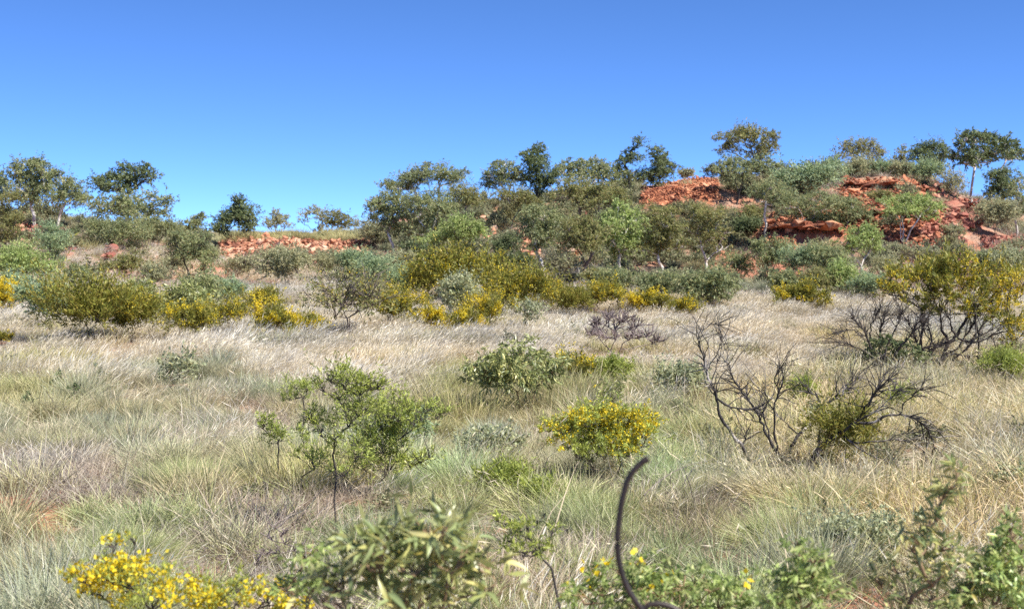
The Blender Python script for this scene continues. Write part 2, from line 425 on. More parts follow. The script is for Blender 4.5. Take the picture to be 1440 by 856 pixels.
    pal = np.array(st['c']) * np.array([1.88, 1.82, 1.55]); ci = rs.integers(0, len(pal), len(C))
    colr = pal[ci] * rs.uniform(.8, 1.2, (len(C), 1)) * K[:, None]
    if flowers:
        zt = (C[:, 2] - C[:, 2].min()) / (np.ptp(C[:, 2]) + 1e-6)
        clump = vnoise(C[:, 0] / (.22 * half + .1) + 50, C[:, 2] / (.22 * half + .1) + 50 + C[:, 1], seed + 5)
        pr = flowers * np.clip((clump - .35) * 3, 0, 1) * (np.clip(zt * 2.2 - .1, .1, 1) if flower_zone == 'top' else 1)
        fm = rs.random(len(C)) < pr
    else: fm = np.zeros(len(C), bool)
    keep = ~fm
    if leafparts:
        idx = np.nonzero(keep)[0]
        # the ones nearest the eye become single leaves
        near = idx[np.argsort(C[idx, 1] + rs.normal(size=len(idx)) * half * .4)][:leafparts]
        place_leaves(root, C[near], D[near], l, wd, rs, style)
        keep[near] = False
    if keep.any():
        V, Q = leaf_quads(C[keep], D[keep], l, wd, rs)
        cr = link(leaf_name, make_mesh(leaf_name, V, Q, None, np.repeat(colr[keep], 4, 0), st['m']), root)
        if leafparts: cr['kind'] = 'stuff'
    if fm.any():
        FC = C[fm]; nf = len(FC); fl = max(.030 * flsize, 1.0 * px)
        FC = np.repeat(FC, 3, 0) + rs.normal(size=(nf * 3, 3)) * fl * .6
        V, Q = leaf_quads(FC, unit(rs.normal(size=FC.shape) + np.array([0, 0, .6])), fl * 1.25, fl, rs)
        fc = np.array(YEL)[rs.integers(0, 4, len(FC))] * rs.uniform(.8, 1.15, (len(FC), 1))
        link('blossom', make_mesh('blossom', V, Q, None, np.repeat(fc, 4, 0), M_flower), root)
    return root

_leaf_cache = {}
def place_leaves(root, C, D, l, wd, rs, style):
    """single curved leaves, each an object that shares one of a few meshes"""
    if style not in _leaf_cache:
        ms = []
        for v in range(8):
            nseg = 5; t = np.linspace(0, 1, nseg)
            wv = np.sin(np.pi * t ** .75) ** .8; wv[0] = .08; wv[-1] = .02
            bend = rs.uniform(.1, .5); side = rs.uniform(-.15, .2)
            mid = np.stack([t, side * np.sin(np.pi * t), -bend * t ** 2], -1)
            fold = rs.uniform(.15, .4)
            V = []
            for i in range(nseg):
                V += [mid[i] + np.array([0, .5 * wv[i], fold * wv[i] * .5]) * np.array([1, 1, 1]), mid[i], mid[i] + np.array([0, -.5 * wv[i], fold * wv[i] * .5])]
            V = np.array(V); V[:, 1] *= 1.0
            Q = []
            for i in range(nseg - 1):
                for q in range(2): a = i * 3 + q; Q.append([a, a + 1, a + 4, a + 3])
            base = np.array(STY[style]['c'])[v % 4] * rs.uniform(1.5, 2.3) * (np.array([1.3, 1.15, .95]) if v % 2 else 1)
            if v == 7: base = np.array([.36, .3, .08])
            cc = np.repeat(base[None], len(V), 0); cc[1::3] *= 1.35
            ms.append((V, Q, cc))
        _leaf_cache[style] = ms
    ms = _leaf_cache[style]
    meshes = []
    for (V, Q, cc) in ms:
        Vs = V * np.array([l, wd, l]); Vs[:, 1] = V[:, 1] * wd + (0); Vs[:, 2] = V[:, 2] * np.where(np.arange(len(V)) % 3 == 1, l, l)
        # the fold goes with the width, the droop with the length
        k = np.arange(len(V)) // 3; mid = V[k * 3 + 1]
        Vs[:, 1] = mid[:, 1] * l * .6 + (V[:, 1] - mid[:, 1]) * wd; Vs[:, 2] = mid[:, 2] * l + (V[:, 2] - mid[:, 2]) * wd
        meshes.append(make_mesh('leaf', Vs, Q, None, cc, M_big, True))
    for c, d in zip(C, D):
        o = bpy.data.objects.new('leaf', meshes[int(rs.choice(8, p=[.16, .16, .16, .15, .12, .12, .09, .04]))]); COL.objects.link(o)
        o.parent = root; o.location = c
        q = Vector(d).to_track_quat('X', 'Z'); e = q.to_euler(); e.rotate_axis('X', rs.normal() * .7)
        o.rotation_euler = e; sc_ = rs.uniform(.7, 1.2); o.scale = (sc_, sc_, sc_)

def dome(x0, y0, x1, y1, rs, k=None):
    """blobs that fill a shrub's outline box"""
    w, h = x1 - x0, y1 - y0; r = max(.30 * min(w, h), .16 * max(w, h) * .8)
    n = k or int(np.clip(2.0 * w * h * .8 / (math.pi * r * r), 4, 16))
    out = []
    for i in range(n):
        t = (i + .5) / n; x = x0 + r * .8 + (w - 1.6 * r) * t + rs.normal() * r * .15
        e = math.sqrt(max(0, 1 - ((x - (x0 + x1) / 2) / (w / 2 + .1)) ** 2))
        top = y1 - h * (.45 + .55 * e); lo = y1 - r * .75
        f = (i * .618) % 1
        y = (top + r * .8) * (1 - f) + max(lo, top + r) * f if i % 3 else top + r * .85
        out.append([x, y, r * rs.uniform(.75, 1.15)])
    return np.array(out)
def shrub(label, style, box, name='shrub', cat='shrub', base=None, seed=None, **kw):
    sd = seed if seed is not None else int(box[0] * 3 + box[1])
    rs = np.random.default_rng(sd)
    b = base or ((box[0] + box[2]) / 2, box[3])
    kw.setdefault('bl', 1.12); kw.setdefault('stems', 4); kw.setdefault('wood_name', 'stem'); kw.setdefault('leaf_name', 'foliage'); kw.setdefault('thick', .55); kw.setdefault('sub', 5)
    return plant(name, label, cat, style, b, dome(*box, rs), seed=sd, **kw)
def tree(label, style, base, blobs, name='gum_tree', cat='tree', **kw):
    kw.setdefault('bl', 1.12); kw['thick'] = kw.get('thick', 1.0) * 1.35
    return plant(name, label, cat, style, base, blobs, seed=int(base[0] + base[1]), **kw)

# ---------------------------------------------------------------- ground sheet
xs_ = []
def build_ground():
    ys = np.concatenate([np.arange(-30, 6, 3.0), np.arange(6, 66, .5), np.arange(66, 116, .33), np.arange(116, 165, 3), [200, 260, 400, 700, 1200, 2500, 5000]])
    nx = 260; a = np.linspace(-1, 1, nx); a = np.sign(a) * (np.abs(a) ** 1.0)
    V = []
    for y in ys:
        hw = max(18, .46 * abs(y) + 10)
        V.append(np.stack([a * hw, np.full(nx, y), H(a * hw, np.full(nx, max(y, 0)))], -1))
    V = np.array(V)
    # wings out to the horizon at both sides
    ext = np.array([1.6, 3, 8, 30]);
    L_ = []; R_ = []
    for e in ext[::-1]: L_.append(V[:, :1] * np.array([1, 1, 1]) - np.array([1, 0, 0]) * e * 20 + 0)
    for e in ext: R_.append(V[:, -1:] + np.array([1, 0, 0]) * e * 20)
    G = np.concatenate(L_ + [V] + R_, 1)
    far = np.array([300., 2500.]); 
    G = np.concatenate([G[:, :1] - np.array([far[1], 0, 0]), G[:, :1] - np.array([far[0], 0, 0]), G, G[:, -1:] + np.array([far[0], 0, 0]), G[:, -1:] + np.array([far[1], 0, 0])], 1)
    r, c = G.shape[:2]; G = G.reshape(-1, 3)
    i = np.arange(r - 1)[:, None] * c + np.arange(c - 1)[None]; Q = np.stack([i, i + 1, i + c + 1, i + c], -1).reshape(-1, 4)
    me = make_mesh('ground', G, Q, None, None, M_ground, True)
    px, py = to_px(G[:, 0], np.maximum(G[:, 1], 1), G[:, 2])
    lit = np.ones(len(G)); lit[G[:, 1] > 66] = .45
    for (cx, cy, rx, ry) in BARE:
        lit = np.minimum(lit, np.clip(np.hypot((px - cx) / rx, (py - cy) / ry) - .9, 0, 1) * 1.6)
    at_ = me.attributes.new('litter', 'FLOAT', 'POINT'); at_.data.foreach_set('value', np.clip(lit, 0, 1).astype(np.float32))
    o = link('ground', me); o['kind'] = 'structure'
    o['label'] = 'red soil plain rising to a low rocky hill'
BARE = [(34, 722, 96, 34), (1215, 840, 45, 16), (650, 700, 40, 14), (1080, 380, 60, 18), (1420, 360, 60, 14), (205, 397, 40, 10), (300, 385, 30, 10), (1330, 350, 60, 12)]
build_ground()

# ---------------------------------------------------------------- grass
def blades(n, rad, h, spread, width, wind, curl, cb, ct, rs, jit=.15, head=None, up=1.0, hemi=False, wseg=(1, .8, .45)):
    th = rs.random(n) * 2 * math.pi; rr = np.sqrt(rs.random(n)) * rad
    root = np.stack([rr * np.cos(th), rr * np.sin(th), np.zeros(n)], -1)
    L = h * rs.uniform(.55, 1.15, n)
    if hemi:
        ph = np.arccos(rs.uniform(.05, 1, n)); a = rs.random(n) * 2 * math.pi
        d = np.stack([np.sin(ph) * np.cos(a), np.sin(ph) * np.sin(a), np.cos(ph)], -1)
        root = root * .4 + d * np.array([rad, rad, h * .3]) * .35 * rs.random((n, 1)); d = unit(d + np.array([0, 0, .35]) + rs.normal(size=(n, 3)) * jit)
    else:
        d = unit(np.stack([root[:, 0] / rad * spread, root[:, 1] / rad * spread, np.full(n, up)], -1) + rs.normal(size=(n, 3)) * jit)
    bend = np.array([wind, 0, 0]) + rs.normal(size=(n, 3)) * curl; bend[:, 2] -= np.abs(curl * 1.2)
    side = unit(np.cross(d, unit(rs.normal(size=(n, 3)) * np.array([1, 1, .2]))))
    w = width * rs.uniform(.7, 1.3, n)
    V = np.zeros((n, 7, 3)); tt = [0, .38, .72]
    for i, t in enumerate(tt):
        c = root + (d * t + bend * t * t) * L[:, None]
        V[:, 2 * i] = c + side * (w * wseg[i] * .5)[:, None]; V[:, 2 * i + 1] = c - side * (w * wseg[i] * .5)[:, None]
    V[:, 6] = root + (d + bend) * L[:, None]
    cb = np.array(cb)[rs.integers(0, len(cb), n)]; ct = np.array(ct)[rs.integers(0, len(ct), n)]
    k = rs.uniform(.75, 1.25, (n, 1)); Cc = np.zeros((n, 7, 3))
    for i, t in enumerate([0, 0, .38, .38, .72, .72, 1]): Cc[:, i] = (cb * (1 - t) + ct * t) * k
    V[:, :, 2] = np.maximum(V[:, :, 2], .0)
    b = np.arange(n)[:, None] * 7
    Q = np.concatenate([b + [0, 1, 3, 2], b + [2, 3, 5, 4]]); T = b + [4, 5, 6]
    V = V.reshape(-1, 3); Cc = Cc.reshape(-1, 3)
    if head:
        hl, hw, hc, frac = head; m = rs.random(n) < frac; tip = V.reshape(n, 7, 3)[m, 6]; dd = unit(d + bend * 2)[m]; nh = len(tip)
        start = tip - dd * hl * .5
        V2, Q2 = leaf_quads(start, unit(dd + rs.normal(size=dd.shape) * .12), hl, hw, rs)
        c2 = np.repeat(np.array(hc)[rs.integers(0, len(hc), nh)] * rs.uniform(.85, 1.15, (nh, 1)), 4, 0)
        Q = np.concatenate([Q, Q2 + len(V)]); V = np.concatenate([V, V2]); Cc = np.concatenate([Cc, c2])
    return V, Q, T, Cc
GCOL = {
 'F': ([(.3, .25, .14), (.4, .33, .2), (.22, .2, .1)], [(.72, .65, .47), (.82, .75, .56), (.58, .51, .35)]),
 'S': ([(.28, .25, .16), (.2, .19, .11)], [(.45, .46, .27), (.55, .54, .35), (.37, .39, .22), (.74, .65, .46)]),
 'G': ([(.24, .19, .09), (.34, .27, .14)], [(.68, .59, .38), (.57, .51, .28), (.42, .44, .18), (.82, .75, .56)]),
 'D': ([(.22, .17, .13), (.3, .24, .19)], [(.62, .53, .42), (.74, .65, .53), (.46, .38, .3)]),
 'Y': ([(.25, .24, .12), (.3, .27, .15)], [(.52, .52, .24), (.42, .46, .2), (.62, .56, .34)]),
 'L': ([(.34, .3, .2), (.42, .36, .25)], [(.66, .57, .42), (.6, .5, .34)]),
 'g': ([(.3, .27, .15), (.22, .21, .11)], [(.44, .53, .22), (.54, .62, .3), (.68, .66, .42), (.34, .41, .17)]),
}
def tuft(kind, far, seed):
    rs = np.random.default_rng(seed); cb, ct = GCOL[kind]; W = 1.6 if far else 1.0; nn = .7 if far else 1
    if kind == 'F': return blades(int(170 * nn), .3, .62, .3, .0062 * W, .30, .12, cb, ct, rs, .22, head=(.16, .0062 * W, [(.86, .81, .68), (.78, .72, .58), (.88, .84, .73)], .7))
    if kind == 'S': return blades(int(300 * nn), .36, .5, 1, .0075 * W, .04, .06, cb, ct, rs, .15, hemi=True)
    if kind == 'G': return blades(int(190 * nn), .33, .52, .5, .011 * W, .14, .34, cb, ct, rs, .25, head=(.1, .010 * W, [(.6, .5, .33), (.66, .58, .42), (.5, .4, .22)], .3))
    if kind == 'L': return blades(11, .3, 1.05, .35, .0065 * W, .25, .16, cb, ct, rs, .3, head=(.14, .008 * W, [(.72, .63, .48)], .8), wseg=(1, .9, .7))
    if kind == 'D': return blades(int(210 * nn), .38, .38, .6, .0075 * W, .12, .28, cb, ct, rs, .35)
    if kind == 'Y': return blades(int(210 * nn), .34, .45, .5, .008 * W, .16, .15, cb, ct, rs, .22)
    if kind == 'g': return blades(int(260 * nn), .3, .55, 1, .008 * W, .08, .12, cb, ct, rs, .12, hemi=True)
def scrub_bush(seed):
    rs = np.random.default_rng(seed); K_ = 46; per = 13
    a = rs.uniform(0, 6.28, K_); e = np.arccos(rs.uniform(.15, 1, K_)); d = np.stack([np.sin(e) * np.cos(a), np.sin(e) * np.sin(a), np.cos(e)], -1)
    c = d * rs.uniform(.1, .5, (K_, 1)) * np.array([.8, .8, .7]) + np.array([0, 0, .12]); ln = rs.uniform(.15, .4, K_); t = rs.random((K_, per))
    p = (c[:, None] + d[:, None] * (ln[:, None] * t)[..., None] + rs.normal(size=(K_, per, 3)) * .03).reshape(-1, 3); p[:, 2] = np.maximum(p[:, 2], .02)
    V, Q = leaf_quads(p, unit(np.repeat(d, per, 0) + rs.normal(size=p.shape) * .7), .13, .05, rs)
    pal = np.array([(.2, .22, .12), (.25, .26, .15), (.17, .19, .1), (.27, .25, .15)])[rs.integers(0, 4, len(p))] * rs.uniform(.8, 1.25, (len(p), 1))
    w = Wood()
    for k in range(7):
        q = d[k] * .55; w.tube([np.zeros(3), q * .5 + rs.normal(size=3) * .03, q], [.02, .014, .008], 4)
    W_ = np.concatenate(w.V); Qw = np.concatenate(w.Q)
    return np.concatenate([V, W_]), np.concatenate([Q, Qw + len(V)]), np.zeros((0, 3), int), np.concatenate([np.repeat(pal, 4, 0), np.full((len(W_), 3), .14)])
def proto_collection(kind):
    c = bpy.data.collections.new('tuft_sources_' + kind)
    for far in (0, 1):
        for v in range(4):
            V, Q, T, Cc = scrub_bush(700 + v + 5 * far) if kind in 'BH' else tuft(kind, far, 100 * ord(kind) + 10 * far + v)
            me = make_mesh('grass_tuft', V, Q, T, Cc, M_grass)
            o = bpy.data.objects.new('grass_tuft_%s_%d%d' % (kind, far, v), me); c.objects.link(o)
    return c
def instancer(name, label, kind, P, rot, scl, idx, tint):
    me = bpy.data.meshes.new(name); me.vertices.add(len(P)); me.vertices.foreach_set('co', np.ascontiguousarray(P, np.float32).ravel())
    a = me.attributes.new('rot', 'FLOAT_VECTOR', 'POINT'); a.data.foreach_set('vector', np.ascontiguousarray(rot, np.float32).ravel())
    a = me.attributes.new('scl', 'FLOAT_VECTOR', 'POINT'); a.data.foreach_set('vector', np.ascontiguousarray(scl, np.float32).ravel())
    a = me.attributes.new('idx', 'INT', 'POINT'); a.data.foreach_set('value', np.ascontiguousarray(idx, np.int32))
    t4 = np.ones((len(P), 4), np.float32); t4[:, :3] = tint
    a = me.attributes.new('tint', 'FLOAT_COLOR', 'POINT'); a.data.foreach_set('color', t4.ravel())
    me.materials.append(M_grass)
    o = link(name, me); o['kind'] = 'stuff'; o['label'] = label
    g = bpy.data.node_groups.new('scatter_' + name, 'GeometryNodeTree')
    g.interface.new_socket('Geometry', in_out='INPUT', socket_type='NodeSocketGeometry'); g.interface.new_socket('Geometry', in_out='OUTPUT', socket_type='NodeSocketGeometry')
    gi = g.nodes.new('NodeGroupInput'); go = g.nodes.new('NodeGroupOutput'); ip = g.nodes.new('GeometryNodeInstanceOnPoints')
    ci = g.nodes.new('GeometryNodeCollectionInfo'); ci.inputs['Collection'].default_value = proto_collection(kind)
    ci.inputs['Separate Children'].default_value = True; ci.inputs['Reset Children'].default_value = True
    def na(nm, ty):
        n = g.nodes.new('GeometryNodeInputNamedAttribute'); n.data_type = ty; n.inputs['Name'].default_value = nm
        return [s for s in n.outputs if s.enabled and s.name == 'Attribute'][0]
    L = g.links.new
    L(gi.outputs[0], ip.inputs['Points']); L(ci.outputs[0], ip.inputs['Instance']); ip.inputs['Pick Instance'].default_value = True
    L(na('idx', 'INT'), ip.inputs['Instance Index']); L(na('rot', 'FLOAT_VECTOR'), ip.inputs['Rotation']); L(na('scl', 'FLOAT_VECTOR'), ip.inputs['Scale'])
    L(ip.outputs[0], go.inputs[0])
    md = o.modifiers.new('scatter', 'NODES'); md.node_group = g
    return o

ZMAP = {  # what grows where on the plain, 120 px x 40 px cells seen from the eye, far to near
 410: 'FFFFFFFFFFFF', 450: 'FFFFFFFFFFFF', 490: 'FFFFFFFFFFGG', 530: 'YSSFFYYYGGGG', 570: 'SSSDSYSSGGGG',
 610: 'SSDSSYSgGGGG', 650: 'DDSSYgSgGGGG', 690: 'RDSDDgSgDGGG', 730: 'SgDDgggDSgGG', 770: 'SgDDggDgDSGG', 810: 'SSDDgDgggSRG', 850: 'SSDDgDggggRG'}
def zone(px, py, X, Y):
    jx = (vnoise(X / 1.5 * 20 / np.maximum(Y, 5), Y / 2.2, 21) - .5) * 220; jy = (vnoise(X / 1.5, Y / 1.8, 22) - .5) * 62
    c = np.clip(((px + jx) / 120).astype(int), 0, 11); r = np.clip(((py + jy - 410) / 40).astype(int), 0, 11)
    keys = sorted(ZMAP); M = np.array([list(ZMAP[k]) for k in keys])
    return M[r, c]
def hummocks(X, Y, cell, seed):
    """distance to the nearest tussock centre and that tussock's own random number"""
    best = np.full(X.shape, 9.); rnd = np.zeros(X.shape)
    ci = np.floor(X / cell).astype(np.int64); cj = np.floor(Y / cell).astype(np.int64)
    def h(a, b, k):
        n = (a * 73856093 ^ b * 19349663 ^ (k + seed) * 83492791) & 0xffffffff; n = ((n ^ (n >> 13)) * 1274126177) & 0xffffffff
        return ((n ^ (n >> 16)) & 0xffff) / 65535.
    for di in (-1, 0, 1):
        for dj in (-1, 0, 1):
            a, b = ci + di, cj + dj
            d = np.hypot(X - (a + .1 + .8 * h(a, b, 1)) * cell, Y - (b + .1 + .8 * h(a, b, 2)) * cell) / cell
            m = d < best; best = np.where(m, d, best); rnd = np.where(m, h(a, b, 3), rnd)
    return best, rnd
def scatter():
    P = []
    def area(y0, y1, dens):
        n = int(.41 * (y1 ** 2 - y0 ** 2) * dens); Y = np.sqrt(rng.uniform(y0 ** 2, y1 ** 2, n)); X = rng.uniform(-.41, .41, n) * Y
        return X, Y
    X1, Y1 = area(5, 22, 11); X2, Y2 = area(22, 66, 10); X3, Y3 = area(66, 110, 3.2)
    X = np.concatenate([X1, X2, X3]); Y = np.concatenate([Y1, Y2, Y3]); Z = H(X, Y)
    px, py = to_px(X, Y, Z)
    z = zone(px, py, X, Y)
    # hill
    hill = Y > 66; n1 = vnoise(X / 5, Y / 3, 31)
    hz = np.where(n1 < .36, 'D', np.where(n1 < .75, 'S', 'Y'))
    hz = np.where((px < 300) & (py > 352), 'F', hz); hz = np.where((px > 60) & (px < 300) & (py < 352) & (n1 < .5), 'D', hz)
    hz = np.where((px > 1230) & (py > 335) & (n1 < .7), 'D', hz)
    hz = np.where((px > 300) & (px < 530) & (py > 372), 'F', hz); hz = np.where((px > 300) & (px < 520) & (py < 342), 'Y', hz)
    z = np.where(hill, hz, z)
    swap = rng.random(len(z)) < .13; alt = np.array(list('FSGDYg'))[rng.integers(0, 6, len(z))]
    z = np.where(swap & ~hill & (py > 545), alt, z)
    z = np.where((z == 'F') & (rng.random(len(z)) < .10) & (vnoise(X / 3, Y / 3, 36) > .55), 'Y', z)
    keep = z != 'R'
    for (cx, cy, hw, _) in CLEAR:
        if hw < .25: continue
        dd = np.hypot((X - cx) / (hw * .85), (Y - cy + .5) / (hw * .7 + .6)); keep &= ~((dd < 1) & (rng.random(len(z)) < (.9 if cy > 30 else .5)))
    for (cx, cy, rx, ry) in BARE: keep &= ~((np.hypot((px - cx) / rx, (py - cy) / ry) < .9) & (rng.random(len(z)) < .93))
    for (x0, y0, x1, y1, pr) in [(310, 340, 515, 370, .95), (905, 250, 1020, 292, .95), (1180, 250, 1400, 345, .7), (1080, 285, 1300, 345, .75)]:
        keep &= ~(hill & (px > x0) & (px < x1) & (py > y0) & (py < y1) & (rng.random(len(z)) < pr))
    pat = vnoise(X / 1.1, Y / 1.1, 41); keep &= ~((pat < .22) & np.isin(z, ['S', 'g', 'D', 'G']) & (rng.random(len(z)) < .7) & (Y < 40))
    st = keep & np.isin(z, ['S', 'g', 'G', 'D']) & (py > 540) & (rng.random(len(z)) < .10); z = np.where(st, 'L', z)
    grove = np.clip((px - 470) / 100, 0, 1) * np.clip((1120 - px) / 80, 0, 1) * .26 + .06
    grove = np.where((px < 300) & (py < 345), .12, grove) * ~((px > 300) & (px < 520) & (py < 375)) * ~((px > 895) & (px < 1020) & (py < 295))
    grove = grove * np.where(py > 358, .35, 1)
    sb = keep & hill & (rng.random(len(z)) < grove * (.4 + 1.4 * vnoise(X / 2.2, Y / 2.2, 88))) & (Y < 103); z = np.where(sb, 'B', z)
    hb = keep & ~hill & (rng.random(len(z)) < .012 + .03 * (vnoise(X / 3, Y / 3, 93) > .55)) & (py < 780); z = np.where(hb, 'H', z)
    names = {'H': ('herb_layer', 'small leafy herbs dotted through the grass of the plain', .45), 'B': ('hill_scrub', 'grey green low scrub filling the gaps on the hillside', 1.0), 'L': ('grass_stalks', 'tall bleached grass stalks standing through the near ground cover', .9),
             'F': ('feather_grass', 'pale feathery dry grass leaning over the plain below the hill', .92), 'S': ('spinifex_grass', 'grey green spiky ground cover between the taller plants', 1.0),
             'G': ('golden_grass', 'curly golden brown grass around the dead shrub', 1.0), 'D': ('dry_grass', 'low mauve grey dead grass mat', 1.0),
             'Y': ('soft_grass', 'yellow green soft grass patches', 1.0), 'g': ('green_grass', 'upright green grass of the near ground', .95)}
    for k, (nm, lb, sc) in names.items():
        m = keep & (z == k); n = m.sum()
        if not n: continue
        far = (Y[m] > 34).astype(int)
        yaw = rng.normal(0, .35, n) if k == 'F' else rng.uniform(0, 6.28, n)
        rot = np.stack([rng.normal(0, .08, n), rng.normal(0, .08, n), yaw], -1)
        big = np.clip(.45 + 1.25 * vnoise(X[m] / 1.1, Y[m] / 1.1, 51) ** 1.3, .45, 1.7)
        s = sc * big * rng.uniform(.7, 1.2, n)
        hr = np.full(n, .5)
        if k in 'SgGD':
            hd, hr = hummocks(X[m], Y[m], {'S': 1.15, 'g': 1.0, 'G': .9, 'D': 1.0}[k], ord(k))
            s = sc * rng.uniform(.8, 1.15, n) * np.clip((1.3 + .5 * hr) * (1 - (hd / .72) ** 2), .28, 1.6) * (.8 if k in 'Sg' else .9)

        if k == 'F': s *= np.where(Y[m] > 66, .75, np.where(Y[m] > 31, .74, .9))
        if k == 'G': s *= .85
        if k in 'SDY': s = s * np.where(Y[m] > 66, 1.15, 1)
        s = s * (1.15 if k == 'B' else 1)
        scl = np.stack([s * rng.uniform(.9, 1.3, n), s * rng.uniform(.9, 1.3, n), s * rng.uniform(.8, 1.1, n)], -1)
        b = .78 + .34 * vnoise(X[m] / 1.8, Y[m] / 1.8, 61) + rng.normal(0, .1, n) + .36 * (hr - .5)
        hue = (vnoise(X[m] / 3.5, Y[m] / 2.0, 71) - .5)[:, None] * np.array([[.12, 0, -.22]])
        hue = hue + ((hr * 7.3 % 1) - .5)[:, None] * np.array([[.2, .05, -.08]])
        tint = b[:, None] * (np.array([1, 1, 1]) + hue)
        Pm = np.stack([X[m], Y[m], Z[m] - .02], -1)
        if k == 'L': scl[:, 2] *= .9
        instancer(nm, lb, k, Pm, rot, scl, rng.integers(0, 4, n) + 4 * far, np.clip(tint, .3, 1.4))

# ---------------------------------------------------------------- red rock outcrops
def rock_mesh(seed, flat=.6):
    import bmesh
    rs = np.random.default_rng(seed); bm = bmesh.new()
    for p in unit(rs.normal(size=(14, 3))) * rs.uniform(.8, 1.05, (14, 1)): 
        q = np.clip(p * 1.25, -.85, .85) * np.array([1, .85, flat]); bm.verts.new(tuple(q * .5))
    bmesh.ops.convex_hull(bm, input=bm.verts)
    for v in [v for v in bm.verts if not v.link_faces]: bm.verts.remove(v)
    me = bpy.data.meshes.new('rock'); bm.to_mesh(me); bm.free(); return me
def outcrop(label, region, n_big, n_small, size, mat, seed, slab=None, steep=1.0, group=None, dens=None):
    """region: list of ellipses/boxes in photo px; rocks sit on the terrain there"""
    rs = np.random.default_rng(seed)
    meshes = []
    for k in range(8):
        me = rock_mesh(seed * 10 + k, rs.uniform(.45, .85)); me.materials.append(mat); meshes.append(me)
    def sample(n):
        px = []; py = []
        ar = np.array([(b[2] - b[0]) * (b[3] - b[1]) for b in region], float); ch = rs.choice(len(region), n, p=ar / ar.sum())
        for c in ch:
            b = region[c]; px.append(rs.uniform(b[0], b[2])); py.append(rs.uniform(b[1], b[3]))
        return hit(px, py)
    S = sample(n_big); S = S[~np.isnan(S[:, 1])]; S = S[S[:, 1] > 60]
    base = S.mean(0); base[2] = float(H(base[0], base[1]))
    root = thing('rock_outcrop', label, 'rocks', tuple(base), group)
    # bedrock: a jagged skin over the slope
    x0 = min(b[0] for b in region); x1 = max(b[2] for b in region)
    Ymin, Ymax = S[:, 1].min() - .3, S[:, 1].max() + .6
    nxg = int(np.clip((x1 - x0) / 3, 12, 110)); nyg = int(np.clip((Ymax - Ymin) / .25, 8, 70))
    uu, vv = np.meshgrid(np.linspace(x0 - 3, x1 + 3, nxg), np.linspace(Ymin, Ymax, nyg))
    X = (uu - 720) / F * vv; Z = H(X, vv)
    ppx, ppy = to_px(X, vv, Z)
    ins = np.zeros(X.shape)
    for b in region:
        cx, cy, rx, ry = (b[0] + b[2]) / 2, (b[1] + b[3]) / 2, (b[2] - b[0]) / 2 + 3, (b[3] - b[1]) / 2 + 3
        ins = np.maximum(ins, 1 - np.maximum(np.abs((ppx - cx) / rx), np.abs((ppy - cy) / ry)))
    k = np.clip(ins * 6 + .2, -.4, 1)
    st = np.floor(vnoise(X * 1.6, vv * 1.6, seed) * 5) / 5 * .45 + .25 * vnoise(X * 4, vv * 4, seed + 1) + .25 * rs.random(X.shape)
    Z = Z - .22 + k * (.2 + st * .32)
    G = np.stack([X, vv, Z], -1).reshape(-1, 3) - base
    i = np.arange(nyg - 1)[:, None] * nxg + np.arange(nxg - 1)[None]
    link('bedrock', make_mesh('bedrock', G, np.stack([i, i + 1, i + nxg + 1, i + nxg], -1).reshape(-1, 4), None, None, mat), root)
    def put(P, s, j):
        o = bpy.data.objects.new('rock', meshes[j % 8]); COL.objects.link(o); o.parent = root
        o.location = (P[0] - base[0], P[1] - base[1], P[2] - base[2] + s * .22 + .14)
        o.rotation_euler = (rs.normal() * .35, rs.normal() * .35, rs.uniform(0, 6.28)); o.scale = (s * rs.uniform(.9, 1.6), s * rs.uniform(.8, 1.2), s * rs.uniform(.6, 1.15))
    for j, P in enumerate(S): put(P, size * min(rs.pareto(3.2) * .55 + .6, 1.5), j)
    for (a, b, n, sx, fw) in slab or []:      # overhanging ledge slabs along a row of the photo
        for t in range(n):
            px = a[0] + (b[0] - a[0]) * (t + .5) / n; py = a[1] + (b[1] - a[1]) * (t + .5) / n
            P = hit(px, py)[0]
            if np.isnan(P[1]): continue
            o = bpy.data.objects.new('rock', meshes[t % 8]); COL.objects.link(o); o.parent = root
            o.location = (P[0] - base[0], P[1] - base[1] - fw, float(at(px, py, P[1])[2]) - base[2] + .15)
            o.rotation_euler = (rs.normal() * .12, rs.normal() * .12, rs.normal() * .4); o.scale = (sx * rs.uniform(1, 1.5), 3.0, sx * rs.uniform(.45, .8))
    if n_small:
        T = sample(n_small); T = T[~np.isnan(T[:, 1])]; T = T[T[:, 1] > 60]
        Vs = []; Ts = []; nv = 0
        src = []
        for me in meshes[:4]:
            v = np.array([x.co[:] for x in me.vertices]); f = np.array([p.vertices[:] for p in me.polygons if len(p.vertices) == 3]); src.append((v, f))
        for q, P in enumerate(T):
            v, f = src[q % 4]; s = size * rs.uniform(.25, .6); a = rs.uniform(0, 6.28); c_, s_ = math.cos(a), math.sin(a)
            w = v * s * rs.uniform(.7, 1.4, 3); w = np.stack([w[:, 0] * c_ - w[:, 1] * s_, w[:, 0] * s_ + w[:, 1] * c_, w[:, 2]], -1)
            Vs.append(w + P - base + np.array([0, 0, .24])); Ts.append(f + nv); nv += len(v)
        o = link('rubble', make_mesh('rubble', np.concatenate(Vs), None, np.concatenate(Ts), None, mat), root); o['kind'] = 'stuff'
    return root
outcrop('long broken ledge of orange rock blocks under the small skyline trees', [(308, 342, 516, 366), (330, 338, 420, 350), (440, 352, 470, 380)], 270, 700, .42, M_rock, 1)
outcrop('smooth bright mound of loose orange stones on the skyline', [(925, 254, 1012, 286), (900, 268, 960, 292), (960, 250, 1000, 262)], 240, 1100, .3, M_rock3, 2)
